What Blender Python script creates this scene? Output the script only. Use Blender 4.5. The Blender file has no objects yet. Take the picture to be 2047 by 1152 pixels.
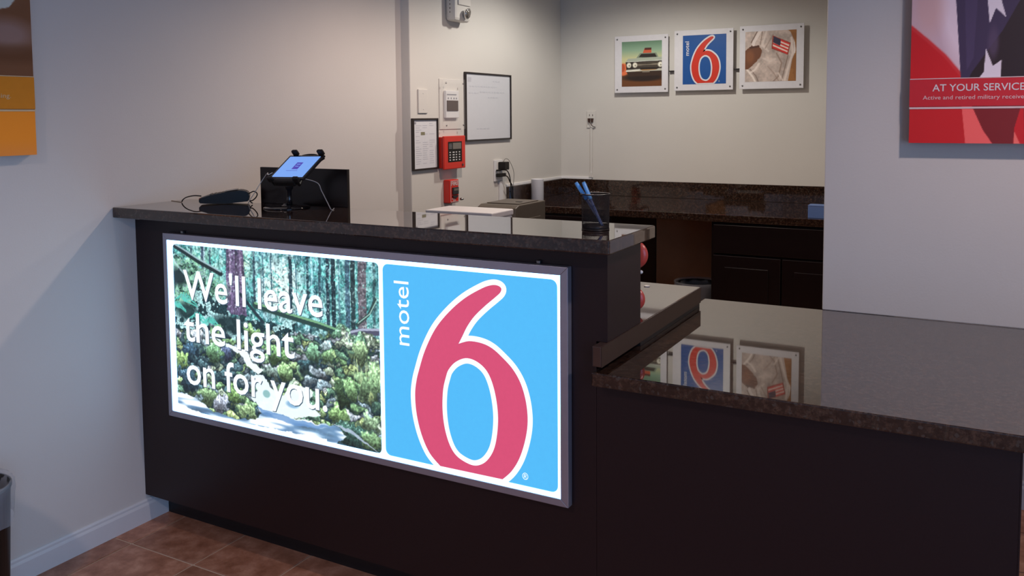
import bpy, bmesh, math, random
import numpy as np
from mathutils import Vector, Matrix
random.seed(4)
SC = bpy.context.scene
COL = SC.collection

def lin(r, g, b, k=1.0):
    o = []
    for c in (r, g, b):
        c = c / 255.0
        c = c / 12.92 if c <= 0.04045 else ((c + 0.055) / 1.055) ** 2.4
        o.append(c * k)
    return (o[0], o[1], o[2], 1.0)

# ------------------------------------------------------------------ camera
cam_d = bpy.data.cameras.new('camera')
cam = bpy.data.objects.new('camera', cam_d)
COL.objects.link(cam)
CY, CP, CR = -0.5033, 0.0704, -0.0077
Fv = Vector((math.sin(CY) * math.cos(CP), math.cos(CY) * math.cos(CP), -math.sin(CP)))
Rv = Vector((math.cos(CY), -math.sin(CY), 0))
Uv = Rv.cross(Fv)
R2 = Rv * math.cos(CR) + Uv * math.sin(CR)
U2 = -Rv * math.sin(CR) + Uv * math.cos(CR)
m = Matrix((R2, U2, -Fv)).transposed().to_4x4()
m.translation = Vector((2.7739, -2.1264, 1.5283))
cam.matrix_world = m
cam_d.sensor_fit = 'HORIZONTAL'
cam_d.sensor_width = 36.0
cam_d.lens = 36.0 * 1729.0 / 2047.0
cam_d.shift_x = 0.0
cam_d.shift_y = -(576.0 - 354.06) / 2047.0
cam_d.clip_start = 0.02
SC.camera = cam

# ------------------------------------------------------------------ world, lights, exposure
SC.view_settings.view_transform = 'Standard'
SC.view_settings.look = 'None'
SC.view_settings.gamma = 1.0
SC.view_settings.use_curve_mapping = False
SC.view_settings.exposure = 0.0
w = bpy.data.worlds.new('world')
SC.world = w
w.use_nodes = True
w.node_tree.nodes['Background'].inputs[0].default_value = (0.55, 0.7, 1.0, 1)
w.node_tree.nodes['Background'].inputs[1].default_value = 0.5

def spot(name, loc, power, color, size=150, blend=0.6, radius=0.045, aim=None):
    d = bpy.data.lights.new(name, 'SPOT')
    d.energy = power; d.color = color; d.spot_size = math.radians(size); d.spot_blend = blend
    d.shadow_soft_size = radius
    o = bpy.data.objects.new(name, d); COL.objects.link(o); o.location = loc
    if aim is not None:
        o.rotation_euler = (Vector(aim) - Vector(loc)).to_track_quat('-Z', 'Y').to_euler()
    return o

spot('lobby_downlight', (3.25, -0.25, 2.55), 62, (1.0, 0.80, 0.76))
spot('lobby_downlight.001', (1.2, -2.4, 2.55), 58, (1.0, 0.77, 0.70))
spot('nook_downlight', (1.15, 1.30, 2.55), 56, (1.0, 0.78, 0.66), size=155, blend=.55)
spot('nook_downlight.001', (0.95, 2.50, 2.55), 48, (1.0, 0.95, 0.88), size=160, blend=.5)
ad = bpy.data.lights.new('added_blue_fill', 'AREA')  # added unseen source: blue fill aimed across at the left wall
ad.shape = 'RECTANGLE'; ad.size = 2.2; ad.size_y = 1.9; ad.energy = 58; ad.color = (0.26, 0.54, 1.0)
ao = bpy.data.objects.new('added_blue_fill', ad); COL.objects.link(ao)
ao.location = (4.56, -2.9, 1.35); ao.rotation_euler = (math.radians(90), 0, math.radians(90))

# ------------------------------------------------------------------ materials
def newmat(name):
    m = bpy.data.materials.new(name); m.use_nodes = True
    return m, m.node_tree.nodes, m.node_tree.links, m.node_tree.nodes['Principled BSDF']

def plain(name, col, rough=0.5, metal=0.0, ior=1.5, var=0.06, scale=40, bump=0.0, coat=0.0, alpha=None, trans=0.0, spec=0.5):
    m, n, l, p = newmat(name)
    tc = n.new('ShaderNodeTexCoord'); nz = n.new('ShaderNodeTexNoise'); nz.inputs['Scale'].default_value = scale
    nz.inputs['Detail'].default_value = 3
    l.new(tc.outputs['Object'], nz.inputs['Vector'])
    mx = n.new('ShaderNodeMixRGB'); l.new(nz.outputs['Fac'], mx.inputs[0])
    mx.inputs[1].default_value = tuple(c * (1 - var) for c in col[:3]) + (1,)
    mx.inputs[2].default_value = tuple(min(1, c * (1 + var)) for c in col[:3]) + (1,)
    l.new(mx.outputs[0], p.inputs['Base Color'])
    p.inputs['Roughness'].default_value = rough; p.inputs['Metallic'].default_value = metal; p.inputs['IOR'].default_value = ior
    p.inputs['Coat Weight'].default_value = coat
    p.inputs['Specular IOR Level'].default_value = spec
    if trans: p.inputs['Transmission Weight'].default_value = trans
    if alpha is not None: p.inputs['Alpha'].default_value = alpha
    if bump:
        b = n.new('ShaderNodeBump'); b.inputs['Strength'].default_value = bump; b.inputs['Distance'].default_value = 0.002
        l.new(nz.outputs['Fac'], b.inputs['Height']); l.new(b.outputs[0], p.inputs['Normal'])
    return m

def emis(name, col, strength=1.0):
    m, n, l, p = newmat(name)
    tc = n.new('ShaderNodeTexCoord'); nz = n.new('ShaderNodeTexNoise'); nz.inputs['Scale'].default_value = 90
    l.new(tc.outputs['Object'], nz.inputs['Vector'])
    mx = n.new('ShaderNodeMixRGB'); l.new(nz.outputs['Fac'], mx.inputs[0])
    mx.inputs[1].default_value = tuple(c * .96 for c in col[:3]) + (1,)
    mx.inputs[2].default_value = tuple(c * 1.04 for c in col[:3]) + (1,)
    l.new(mx.outputs[0], p.inputs['Emission Color'])
    p.inputs['Base Color'].default_value = (0.02, 0.02, 0.02, 1); p.inputs['Roughness'].default_value = 0.3
    p.inputs['Emission Strength'].default_value = strength
    return m

def attrmat(name, emit=0.0, rough=0.5, gain=1.0):
    m, n, l, p = newmat(name)
    a = n.new('ShaderNodeAttribute'); a.attribute_name = 'Col'
    if emit:
        p.inputs['Base Color'].default_value = (0.02, 0.02, 0.02, 1)
        l.new(a.outputs['Color'], p.inputs['Emission Color']); p.inputs['Emission Strength'].default_value = emit
    else:
        l.new(a.outputs['Color'], p.inputs['Base Color'])
    p.inputs['Roughness'].default_value = rough
    return m

def granite(name):
    m, n, l, p = newmat(name)
    tc = n.new('ShaderNodeTexCoord')
    v = n.new('ShaderNodeTexVoronoi'); v.inputs['Scale'].default_value = 150
    nz = n.new('ShaderNodeTexNoise'); nz.inputs['Scale'].default_value = 70; nz.inputs['Detail'].default_value = 6; nz.inputs['Roughness'].default_value = .75
    l.new(tc.outputs['Object'], v.inputs['Vector']); l.new(tc.outputs['Object'], nz.inputs['Vector'])
    cr = n.new('ShaderNodeValToRGB'); e = cr.color_ramp.elements
    e[0].position = .30; e[0].color = (0.005, 0.004, 0.004, 1)
    e[1].position = .75; e[1].color = (0.105, 0.058, 0.038, 1)
    x = e.new(.5); x.color = (0.026, 0.013, 0.009, 1)
    x = e.new(.62); x.color = (0.062, 0.034, 0.022, 1)
    l.new(nz.outputs['Fac'], cr.inputs[0])
    sp = n.new('ShaderNodeValToRGB'); s = sp.color_ramp.elements
    s[0].position = .90; s[0].color = (0, 0, 0, 1); s[1].position = .97; s[1].color = (1, 1, 1, 1)
    sep = n.new('ShaderNodeSeparateColor'); l.new(v.outputs['Color'], sep.inputs[0]); l.new(sep.outputs[0], sp.inputs[0])
    mx = n.new('ShaderNodeMixRGB'); l.new(sp.outputs[0], mx.inputs[0]); l.new(cr.outputs[0], mx.inputs[1])
    mx.inputs[2].default_value = (0.055, 0.043, 0.035, 1)
    l.new(mx.outputs[0], p.inputs['Base Color'])
    p.inputs['Roughness'].default_value = 0.03; p.inputs['IOR'].default_value = 1.5
    p.inputs['Coat Weight'].default_value = 0.6; p.inputs['Coat Roughness'].default_value = 0.015; p.inputs['Coat IOR'].default_value = 1.5
    return m

def wallmat(name, col):
    m, n, l, p = newmat(name)
    tc = n.new('ShaderNodeTexCoord')
    nz = n.new('ShaderNodeTexNoise'); nz.inputs['Scale'].default_value = 160; nz.inputs['Detail'].default_value = 4
    n2 = n.new('ShaderNodeTexNoise'); n2.inputs['Scale'].default_value = 3
    l.new(tc.outputs['Object'], nz.inputs['Vector']); l.new(tc.outputs['Object'], n2.inputs['Vector'])
    mx = n.new('ShaderNodeMixRGB'); l.new(n2.outputs['Fac'], mx.inputs[0])
    mx.inputs[1].default_value = tuple(c * .97 for c in col) + (1,); mx.inputs[2].default_value = tuple(min(1, c * 1.03) for c in col) + (1,)
    l.new(mx.outputs[0], p.inputs['Base Color'])
    b = n.new('ShaderNodeBump'); b.inputs['Strength'].default_value = .12; b.inputs['Distance'].default_value = .002
    l.new(nz.outputs['Fac'], b.inputs['Height']); l.new(b.outputs[0], p.inputs['Normal'])
    p.inputs['Roughness'].default_value = .75
    return m

def tilemat(name, c1, c2, c3):
    m, n, l, p = newmat(name)
    tc = n.new('ShaderNodeTexCoord'); oi = n.new('ShaderNodeObjectInfo')
    ad = n.new('ShaderNodeVectorMath'); ad.operation = 'ADD'
    l.new(tc.outputs['Object'], ad.inputs[0]); l.new(oi.outputs['Location'], ad.inputs[1])
    nz = n.new('ShaderNodeTexNoise'); nz.inputs['Scale'].default_value = 14; nz.inputs['Detail'].default_value = 7; nz.inputs['Roughness'].default_value = .65
    l.new(ad.outputs[0], nz.inputs['Vector'])
    cr = n.new('ShaderNodeValToRGB'); e = cr.color_ramp.elements
    e[0].position = .33; e[0].color = c1; e[1].position = .68; e[1].color = c3
    x = e.new(.5); x.color = c2
    l.new(nz.outputs['Fac'], cr.inputs[0])
    hs = n.new('ShaderNodeHueSaturation'); l.new(cr.outputs[0], hs.inputs['Color'])
    mr = n.new('ShaderNodeMapRange'); mr.inputs[3].default_value = .85; mr.inputs[4].default_value = 1.15
    l.new(oi.outputs['Random'], mr.inputs[0]); l.new(mr.outputs[0], hs.inputs['Value'])
    l.new(hs.outputs[0], p.inputs['Base Color'])
    p.inputs['Roughness'].default_value = .38
    b = n.new('ShaderNodeBump'); b.inputs['Strength'].default_value = .15; b.inputs['Distance'].default_value = .003
    l.new(nz.outputs['Fac'], b.inputs['Height']); l.new(b.outputs[0], p.inputs['Normal'])
    return m

def glassy(name, col, alpha):
    m, n, l, p = newmat(name)
    t = n.new('ShaderNodeBsdfTransparent'); mix = n.new('ShaderNodeMixShader'); mix.inputs[0].default_value = alpha
    p.inputs['Base Color'].default_value = col; p.inputs['Roughness'].default_value = .25
    out = n['Material Output']
    l.new(t.outputs[0], mix.inputs[1]); l.new(p.outputs[0], mix.inputs[2]); l.new(mix.outputs[0], out.inputs[0])
    return m

M = {}
M['wall'] = wallmat('wall_paint', (0.64, 0.60, 0.56))
M['wall_nook'] = wallmat('nook_wall_paint', (0.65, 0.62, 0.57))
M['ceil'] = wallmat('ceiling_paint', (0.62, 0.60, 0.58))
M['trim'] = plain('trim_paint', (0.66, 0.66, 0.67), .35, var=.02)
M['granite'] = granite('brown_granite')
M['laminate'] = plain('espresso_laminate', (0.015, 0.0055, 0.0065), .42, var=.3, scale=140, spec=.40)
M['laminate_dark'] = plain('black_kick_laminate', (0.008, 0.006, 0.007), .5)
M['espresso'] = plain('espresso_cabinet', (0.010, 0.0055, 0.0055), .25, var=.2, spec=.35)
M['edge'] = plain('desk_laminate', (0.050, 0.026, 0.020), .06, var=.05, coat=1.0)
M['tile'] = tilemat('brown_floor_tile', (0.25, 0.10, 0.055, 1), (0.37, 0.165, 0.10, 1), (0.52, 0.27, 0.18, 1))
M['grout'] = plain('floor_grout', (0.60, 0.46, 0.35), .85)
M['black'] = plain('black_plastic', (0.010, 0.008, 0.007), .42, var=.1, spec=.3)
M['gloss'] = plain('gloss_black_plastic', (0.008, 0.008, 0.010), .08, var=.1, ior=1.6)
M['darkgrey'] = plain('dark_grey_plastic', (0.085, 0.068, 0.05), .45, var=.1)
M['white'] = plain('white_plastic', (0.72, 0.71, 0.70), .35, var=.02)
M['offwhite'] = plain('offwhite_plastic', (0.67, 0.64, 0.59), .4, var=.02)
M['paper'] = plain('white_paper', (0.70, 0.70, 0.72), .7, var=.02)
M['board'] = plain('whiteboard_face', (0.62, 0.63, 0.66), .25, var=.02)
M['frameblack'] = plain('black_frame', (0.02, 0.013, 0.012), .35)
M['red'] = plain('alarm_red', (0.62, 0.030, 0.018), .35, var=.04)
M['pulldark'] = plain('pull_handle_black', (0.03, 0.03, 0.035), .4)
M['chrome'] = plain('chrome', (0.7, 0.7, 0.7), .15, metal=1.0)
M['alu'] = plain('sign_aluminium', (0.42, 0.41, 0.48), .38, metal=.75, var=.05)
M['steel'] = plain('steel_screw', (0.25, 0.25, 0.25), .3, metal=1.0)
M['clear'] = glassy('clear_cover', (0.8, 0.8, 0.8, 1), .05)
M['bag'] = glassy('clear_liner', (0.60, 0.63, 0.70, 1), .27)
M['penblue'] = plain('light_blue_pen', (0.12, 0.36, 0.72), .3, var=.05)
M['pendark'] = plain('translucent_pen_barrel', (0.10, 0.13, 0.26), .3, var=.05)
M['caulk'] = plain('white_caulk', (0.86, 0.84, 0.82), .4, var=.02)
M['brown'] = plain('thermostat_brown', (0.045, 0.017, 0.010), .5, var=.9, scale=160)
M['pink'] = plain('pinkish_red_plastic', (0.55, 0.07, 0.05), .3)
M['bluepaper'] = plain('blue_paper', (0.10, 0.18, 0.42), .5)
M['ink'] = plain('grey_ink', (0.30, 0.30, 0.34), .6)
M['wire'] = plain('black_wire_mesh', (0.035, 0.028, 0.026), .35, metal=.5)
M['lcd'] = plain('lcd_grey', (0.17, 0.15, 0.13), .2)
M['cardgrey'] = plain('cable_grey', (0.28, 0.28, 0.30), .4)
M['e_white'] = emis('backlit_white', (1.7, 3.6, 6.4), 1.0)
M['e_text'] = emis('backlit_lettering', (1.08, 1.15, 1.25), 1.0)
M['e_blue'] = emis('backlit_blue', lin(80, 188, 250), 1.0)
M['e_red'] = emis('backlit_red', lin(216, 78, 118), 1.0)
M['e_line'] = emis('backlit_outline', lin(66, 92, 112), 1.0)
M['e_forest'] = attrmat('backlit_forest_photo', emit=1.05)
M['e_screen'] = emis('tablet_screen', lin(120, 165, 240), 1.0)
M['e_icon'] = emis('tablet_icon', lin(75, 65, 175), 1.0)
M['print'] = attrmat('printed_picture', rough=.35)
M['p_blue'] = plain('printed_blue', (0.006, 0.08, 0.31), .35)
M['p_red'] = plain('printed_red', (0.62, 0.032, 0.012), .35)
M['p_white'] = plain('printed_white', (0.72, 0.70, 0.72), .35)
M['p_band'] = plain('poster_red_band', (0.62, 0.018, 0.028), .35)
M['p_orange'] = plain('poster_orange_band', (0.72, 0.25, 0.012), .35)
M['p_cream'] = plain('poster_cream', (0.72, 0.52, 0.30), .35)
M['p_pink'] = plain('poster_pink_text', (0.75, 0.55, 0.55), .35)
M['side_red'] = plain('poster_side_red', (0.30, 0.02, 0.02), .5)
M['side_brown'] = plain('poster_side_brown', (0.25, 0.1, 0.03), .5)

# ------------------------------------------------------------------ object helpers
def wloc(p):
    v = Vector((0, 0, 0))
    while p is not None:
        v += p.location; p = p.parent
    return v

def props(o, label=None, cat=None, group=None, kind=None):
    if label: o['label'] = label
    if cat: o['category'] = cat
    if group: o['group'] = group
    if kind: o['kind'] = kind
    return o

def thing(name, label, cat, loc, group=None):
    o = bpy.data.objects.new(name, None); COL.objects.link(o)
    o.empty_display_size = .05
    o.location = loc
    return props(o, label, cat, group)

class MB:
    """collects world-space shapes and links them as one mesh object"""
    def __init__(s): s.bm = bmesh.new()
    def _add(s, verts, faces, smooth=False):
        vs = [s.bm.verts.new(v) for v in verts]
        fs = []
        for f in faces:
            try:
                nf = s.bm.faces.new([vs[i] for i in f]); nf.smooth = smooth; fs.append(nf)
            except ValueError: pass
        return vs, fs
    def box(s, x0, x1, y0, y1, z0, z1, bev=0.0, seg=2):
        V = [(x0,y0,z0),(x1,y0,z0),(x1,y1,z0),(x0,y1,z0),(x0,y0,z1),(x1,y0,z1),(x1,y1,z1),(x0,y1,z1)]
        Fc = [(0,3,2,1),(4,5,6,7),(0,1,5,4),(1,2,6,5),(2,3,7,6),(3,0,4,7)]
        vs, fs = s._add(V, Fc)
        if bev:
            es = list({e for f in fs for e in f.edges})
            bmesh.ops.bevel(s.bm, geom=es, offset=bev, segments=seg, affect='EDGES', profile=.5)
        return s
    def obox(s, c, ax, ay, az, bev=0.0):
        """oriented box: centre, three half-extent vectors"""
        c, ax, ay, az = Vector(c), Vector(ax), Vector(ay), Vector(az)
        V = [c + ax*i + ay*j + az*k for k in (-1,1) for (i,j) in ((-1,-1),(1,-1),(1,1),(-1,1))]
        Fc = [(0,3,2,1),(4,5,6,7),(0,1,5,4),(1,2,6,5),(2,3,7,6),(3,0,4,7)]
        vs, fs = s._add(V, Fc)
        if bev:
            es = list({e for f in fs for e in f.edges})
            bmesh.ops.bevel(s.bm, geom=es, offset=bev, segments=2, affect='EDGES', profile=.5)
        return s
    def prism(s, pts, z0, z1, axis='z', bev=0.0):
        def P(a, b, c): return {'z': (a, b, c), 'y': (a, c, b), 'x': (c, a, b)}[axis]
        n = len(pts)
        V = [P(a, b, z0) for a, b in pts] + [P(a, b, z1) for a, b in pts]
        Fc = [tuple(range(n))[::-1], tuple(range(n, 2*n))] + [(i, (i+1) % n, n+(i+1) % n, n+i) for i in range(n)]
        vs, fs = s._add(V, Fc)
        if bev:
            es = list({e for f in fs for e in f.edges})
            bmesh.ops.bevel(s.bm, geom=es, offset=bev, segments=2, affect='EDGES', profile=.5)
        return s
    def lathe(s, prof, c, axis=(0,0,1), n=32, close=False):
        """prof: (radius, height) pairs along axis from centre c"""
        ax = Vector(axis).normalized(); t = Vector((1,0,0)) if abs(ax.x) < .9 else Vector((0,1,0))
        u = (t - ax*t.dot(ax)).normalized(); v = ax.cross(u); c = Vector(c)
        rings = []
        for r, h in prof:
            rings.append([s.bm.verts.new(c + ax*h + (u*math.cos(a) + v*math.sin(a))*max(r, 1e-5)) for a in [2*math.pi*i/n for i in range(n)]])
        for a, b in zip(rings[:-1], rings[1:]):
            for i in range(n):
                f = s.bm.faces.new([a[i], a[(i+1) % n], b[(i+1) % n], b[i]]); f.smooth = True
        for ring, flip in ((rings[0], True), (rings[-1], False)):
            if close:
                s.bm.faces.new(ring[::-1] if flip else ring)
        return s
    def tube(s, pts, r, n=8, caps=True):
        pts = [Vector(p) for p in pts]
        rings = []; up = Vector((0,0,1)); prev = None
        for i, p in enumerate(pts):
            d = (pts[min(i+1, len(pts)-1)] - pts[max(i-1, 0)]).normalized()
            if prev is None:
                t = up if abs(d.z) < .9 else Vector((1,0,0)); u = (t - d*t.dot(d)).normalized()
            else: u = (prev - d*prev.dot(d)).normalized()
            prev = u; v = d.cross(u)
            rings.append([s.bm.verts.new(p + (u*math.cos(a) + v*math.sin(a))*r) for a in [2*math.pi*k/n for k in range(n)]])
        for a, b in zip(rings[:-1], rings[1:]):
            for k in range(n):
                f = s.bm.faces.new([a[k], a[(k+1) % n], b[(k+1) % n], b[k]]); f.smooth = True
        if caps: s.bm.faces.new(rings[0][::-1]); s.bm.faces.new(rings[-1])
        return s
    def build(s, name, mat, parent=None, label=None, kind=None, origin=None):
        o_ = wloc(parent) if parent is not None else Vector(origin or (0, 0, 0))
        bmesh.ops.recalc_face_normals(s.bm, faces=s.bm.faces[:])
        for v in s.bm.verts: v.co -= o_
        me = bpy.data.meshes.new(name); s.bm.to_mesh(me); s.bm.free()
        me.materials.append(mat)
        o = bpy.data.objects.new(name, me); COL.objects.link(o)
        if parent is not None: o.parent = parent
        else: o.location = o_
        if label: o['label'] = label
        if kind: o['kind'] = kind
        return o

def smooth_path(pts, k=8):
    P = [Vector(p) for p in pts]; P = [P[0]] + P + [P[-1]]; out = []
    for i in range(1, len(P)-2):
        for j in range(k):
            t = j / k; a, b, c, d = P[i-1], P[i], P[i+1], P[i+2]
            out.append(.5*((2*b) + (c-a)*t + (2*a-5*b+4*c-d)*t*t + (3*b-3*c+d-a)*t**3))
    out.append(P[-2]); return out

def smooth2(pts, k=6, corners=()):
    """closed Catmull-Rom through 2-D points, with sharp corners kept"""
    n = len(pts); out = []
    for i in range(n):
        a, b, c, d = (np.array(pts[(i+j) % n], float) for j in (-1, 0, 1, 2))
        if i in corners: a = b
        if (i+1) % n in corners: d = c
        for j in range(k):
            t = j / k
            out.append(tuple(.5*((2*b) + (c-a)*t + (2*a-5*b+4*c-d)*t*t + (3*b-3*c+d-a)*t**3)))
    return out

def poly_offset(pts, w):
    P = np.array(pts); nx = np.roll(P, -1, 0); pv = np.roll(P, 1, 0)
    d1 = P - pv; d2 = nx - P
    n1 = np.stack([d1[:, 1], -d1[:, 0]], 1); n2 = np.stack([d2[:, 1], -d2[:, 0]], 1)
    n1 /= np.linalg.norm(n1, axis=1, keepdims=True) + 1e-9; n2 /= np.linalg.norm(n2, axis=1, keepdims=True) + 1e-9
    b = n1 + n2; L = np.linalg.norm(b, axis=1, keepdims=True); b /= L + 1e-9
    c = np.clip((b*n1).sum(1, keepdims=True), .5, 1)
    area = .5*np.sum(P[:, 0]*nx[:, 1] - nx[:, 0]*P[:, 1])
    return [tuple(x) for x in P + b*w/c*(1 if area > 0 else -1)]

def flat(name, pts, y, mat, parent, th=0.0006, label=None):
    """flat shape in a plane facing -y: pts are (x, z)"""
    b = MB(); n = len(pts)
    vs = [b.bm.verts.new((x, y, z)) for x, z in pts]; f = b.bm.faces.new(vs)
    bmesh.ops.triangulate(b.bm, faces=[f])
    return b.build(name, mat, parent, label=label)

def rrect(x0, x1, z0, z1, r, n=5):
    o = []
    for cx, cz, a0 in ((x1-r, z0+r, -90), (x1-r, z1-r, 0), (x0+r, z1-r, 90), (x0+r, z0+r, 180)):
        for i in range(n+1):
            a = math.radians(a0 + 90*i/n); o.append((cx + r*math.cos(a), cz + r*math.sin(a)))
    return o

def text_mesh(s, bold=0.0, spacing=1.0):
    c = bpy.data.curves.new('txt', 'FONT'); c.body = s; c.size = 1.0; c.offset = bold; c.resolution_u = 3; c.space_character = spacing
    o = bpy.data.objects.new('txt', c); COL.objects.link(o)
    dg = bpy.context.evaluated_depsgraph_get(); dg.update()
    me = bpy.data.meshes.new_from_object(o.evaluated_get(dg))
    V = np.array([v.co[:] for v in me.vertices]); Fc = [tuple(p.vertices) for p in me.polygons]
    bpy.data.objects.remove(o); bpy.data.curves.remove(c); bpy.data.meshes.remove(me)
    return V, Fc
_asc = {}
def lettering(name, s, origin, u, v, width, asc, mat, parent, bold=0.0, label=None, spacing=1.0):
    """text run: origin = start of the baseline, u = reading direction, v = up; asc = height of an ascender"""
    V, Fc = text_mesh(s, bold, spacing)
    if bold not in _asc: _asc[bold] = text_mesh('l', bold)[0][:, 1].max()
    ha = _asc[bold]
    mn, mxx = V[:, 0].min(), V[:, 0].max()
    origin, u, v = Vector(origin), Vector(u), Vector(v)
    b = MB()
    P = [origin + u*float((p[0]-mn)/(mxx-mn)*width) + v*float(p[1]/ha*asc) for p in V]
    b._add(P, Fc)
    return b.build(name, mat, parent, label=label)

# ------------------------------------------------------------------ raster painter (vertex-coloured print)
class Paint:
    def __init__(s, W, H, seed=0):
        s.W, s.H = W, H; s.rng = np.random.RandomState(seed)
        s.U, s.V = np.meshgrid((np.arange(W)+.5)/W, 1-(np.arange(H)+.5)/H)    # V up
        s.I = np.zeros((H, W, 3))
        s.asp = W / H; s.warp = None
    def noise(s, nx, ny, octs=1):
        out = np.zeros((s.H, s.W)); tot = 0
        for o in range(octs):
            gx, gy = int(nx*2**o)+2, int(ny*2**o)+2
            g = s.rng.rand(gy, gx)
            x = s.U*(gx-1.001); y = s.V*(gy-1.001); xi = x.astype(int); yi = y.astype(int)
            fx = x-xi; fy = y-yi; fx = fx*fx*(3-2*fx); fy = fy*fy*(3-2*fy)
            z = (g[yi, xi]*(1-fx)+g[yi, xi+1]*fx)*(1-fy)+(g[yi+1, xi]*(1-fx)+g[yi+1, xi+1]*fx)*fy
            out += z*.55**o; tot += .55**o
        return out/tot
    def fill(s, c): s.I[:] = c
    def blend(s, mask, c):
        mask = np.clip(mask, 0, 1)[..., None]; s.I = s.I*(1-mask) + (np.array(c, float) if not isinstance(c, np.ndarray) else c)*mask
    def poly(s, pts, c=None, jit=None, a=1.0):
        U, V = s.U, s.V
        if jit is not None: U = U + (jit[0]-.5)*jit[2]; V = V + (jit[1]-.5)*jit[2]
        n = len(pts); mk = np.zeros((s.H, s.W))
        for ou, ov in ((-.25, -.1), (.1, -.25), (.25, .1), (-.1, .25)):
            Us, Vs = U+ou/s.W, V+ov/s.H; ins = np.zeros((s.H, s.W), bool)
            for i in range(n):
                (x0, y0), (x1, y1) = pts[i], pts[(i+1) % n]
                if y0 == y1: continue
                ins ^= ((y0 > Vs) != (y1 > Vs)) & (Us < (x1-x0)*(Vs-y0)/(y1-y0)+x0)
            mk += ins*.25
        if c is not None: s.blend(mk*a, c)
        return mk
    def ell(s, cx, cy, rx, ry, c=None, soft=.08, a=1.0, rot=0):
        dx, dy = (s.U-cx)*s.asp, s.V-cy
        if s.warp is not None: dx = dx+s.warp[0]*min(rx, ry)*s.asp; dy = dy+s.warp[1]*min(rx, ry)
        k = math.cos(rot), math.sin(rot)
        x, y = dx*k[0]+dy*k[1], -dx*k[1]+dy*k[0]
        d = np.sqrt((x/(rx*s.asp))**2+(y/ry)**2); mk = np.clip((1-d)/soft+.5, 0, 1)
        if c is not None: s.blend(mk*a, c)
        return mk
    def line(s, pts, w, c=None, a=1.0, w1=None, soft=.35):
        best = np.full((s.H, s.W), 9.); w1 = w if w1 is None else w1
        n = len(pts)-1
        for i in range(n):
            ax, ay, bx, by = pts[i][0]*s.asp, pts[i][1], pts[i+1][0]*s.asp, pts[i+1][1]
            L = (bx-ax)**2+(by-ay)**2+1e-12
            t = np.clip(((s.U*s.asp-ax)*(bx-ax)+(s.V-ay)*(by-ay))/L, 0, 1)
            d = np.hypot(s.U*s.asp-ax-t*(bx-ax), s.V-ay-t*(by-ay)); ww = w+(w1-w)*((i+t)/n)
            best = np.minimum(best, d/ww)
        mk = np.clip((1-best)/soft+.5, 0, 1)
        if c is not None: s.blend(mk*a, c)
        return mk

def raster(name, pt, x0, x1, z0, z1, y, mat, parent, gain=1.0, axis='y', label=None, sat=1.0):
    """print made of a fine grid of coloured points; axis 'y': faces -y, 'x': faces +x with x0,x1 as y range"""
    H, W = pt.H, pt.W
    X = np.linspace(x0, x1, W); Z = np.linspace(z1, z0, H)
    XX, ZZ = np.meshgrid(X, Z); o_ = wloc(parent)
    if axis == 'y': co = np.stack([XX-o_.x, np.full_like(XX, y)-o_.y, ZZ-o_.z], -1)
    else: co = np.stack([np.full_like(XX, y)-o_.x, XX-o_.y, ZZ-o_.z], -1)
    idx = np.arange(H*W).reshape(H, W)
    q = np.stack([idx[1:, :-1], idx[1:, 1:], idx[:-1, 1:], idx[:-1, :-1]], -1).reshape(-1, 4)
    me = bpy.data.meshes.new(name)
    me.vertices.add(H*W); me.vertices.foreach_set('co', co.astype(np.float32).ravel())
    nf = len(q); me.loops.add(nf*4); me.loops.foreach_set('vertex_index', q.astype(np.int32).ravel())
    me.polygons.add(nf); me.polygons.foreach_set('loop_start', np.arange(0, nf*4, 4, dtype=np.int32))
    try: me.polygons.foreach_set('loop_total', np.full(nf, 4, np.int32))
    except Exception: pass
    me.update(calc_edges=True); me.validate()
    c = np.clip(pt.I, 0, 255)/255.; c = np.where(c <= .04045, c/12.92, ((c+.055)/1.055)**2.4)*gain
    if sat != 1: g = c.mean(-1, keepdims=True); c = np.clip(g+(c-g)*sat, 0, None)
    c4 = np.concatenate([c, np.ones((H, W, 1))], -1)
    at = me.color_attributes.new('Col', 'FLOAT_COLOR', 'POINT'); at.data.foreach_set('color', c4.astype(np.float32).ravel())
    me.materials.append(mat)
    o = bpy.data.objects.new(name, me); COL.objects.link(o); o.parent = parent
    if label: o['label'] = label
    return o

# ================================================================== ROOM
YB = 3.555; NX = 0.056; WL = 1.687; CE = 2.6
def struct(name, b, mat): return b.build(name, mat, None, kind='structure')
struct('wall_left', MB().box(-.12, 0, -4.6, WL, 0, CE), M['wall'])
struct('wall_nook_left', MB().box(-.12, NX, WL, YB, 0, CE, bev=.004), M['wall_nook'])
struct('wall_back', MB().box(-.12, 4.6, YB, YB+.12, 0, CE), M['wall_nook'])
struct('wall_right', MB().box(2.2837, 4.6, .995, 1.115, .8475, CE, bev=.003), M['wall'])
struct('wall_nook_right', MB().box(2.46, 2.58, 1.66, YB, 0, CE), M['wall_nook'])
struct('wall_passage', MB().box(2.58, 4.6, 1.66, 1.78, 0, CE), M['wall'])
b = MB(); b.box(4.6, 4.72, -4.6, -4.05, 0, CE); b.box(4.6, 4.72, -1.75, YB, 0, CE); b.box(4.6, 4.72, -4.05, -1.75, 0, .35); b.box(4.6, 4.72, -4.05, -1.75, 2.35, CE)
struct('wall_side', b, M['wall'])
struct('wall_front', MB().box(-.12, 4.72, -4.72, -4.6, 0, CE), M['wall'])
b = MB()
for y in (-4.05, -2.93, -1.81): b.box(4.64, 4.70, y, y+.06, .35, 2.35)
b.box(4.64, 4.70, -4.05, -1.75, .35, .41); b.box(4.64, 4.70, -4.05, -1.75, 2.29, 2.35)
struct('added_window', b, M['alu'])  # unseen window frame, added to go with the blue fill light
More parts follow.
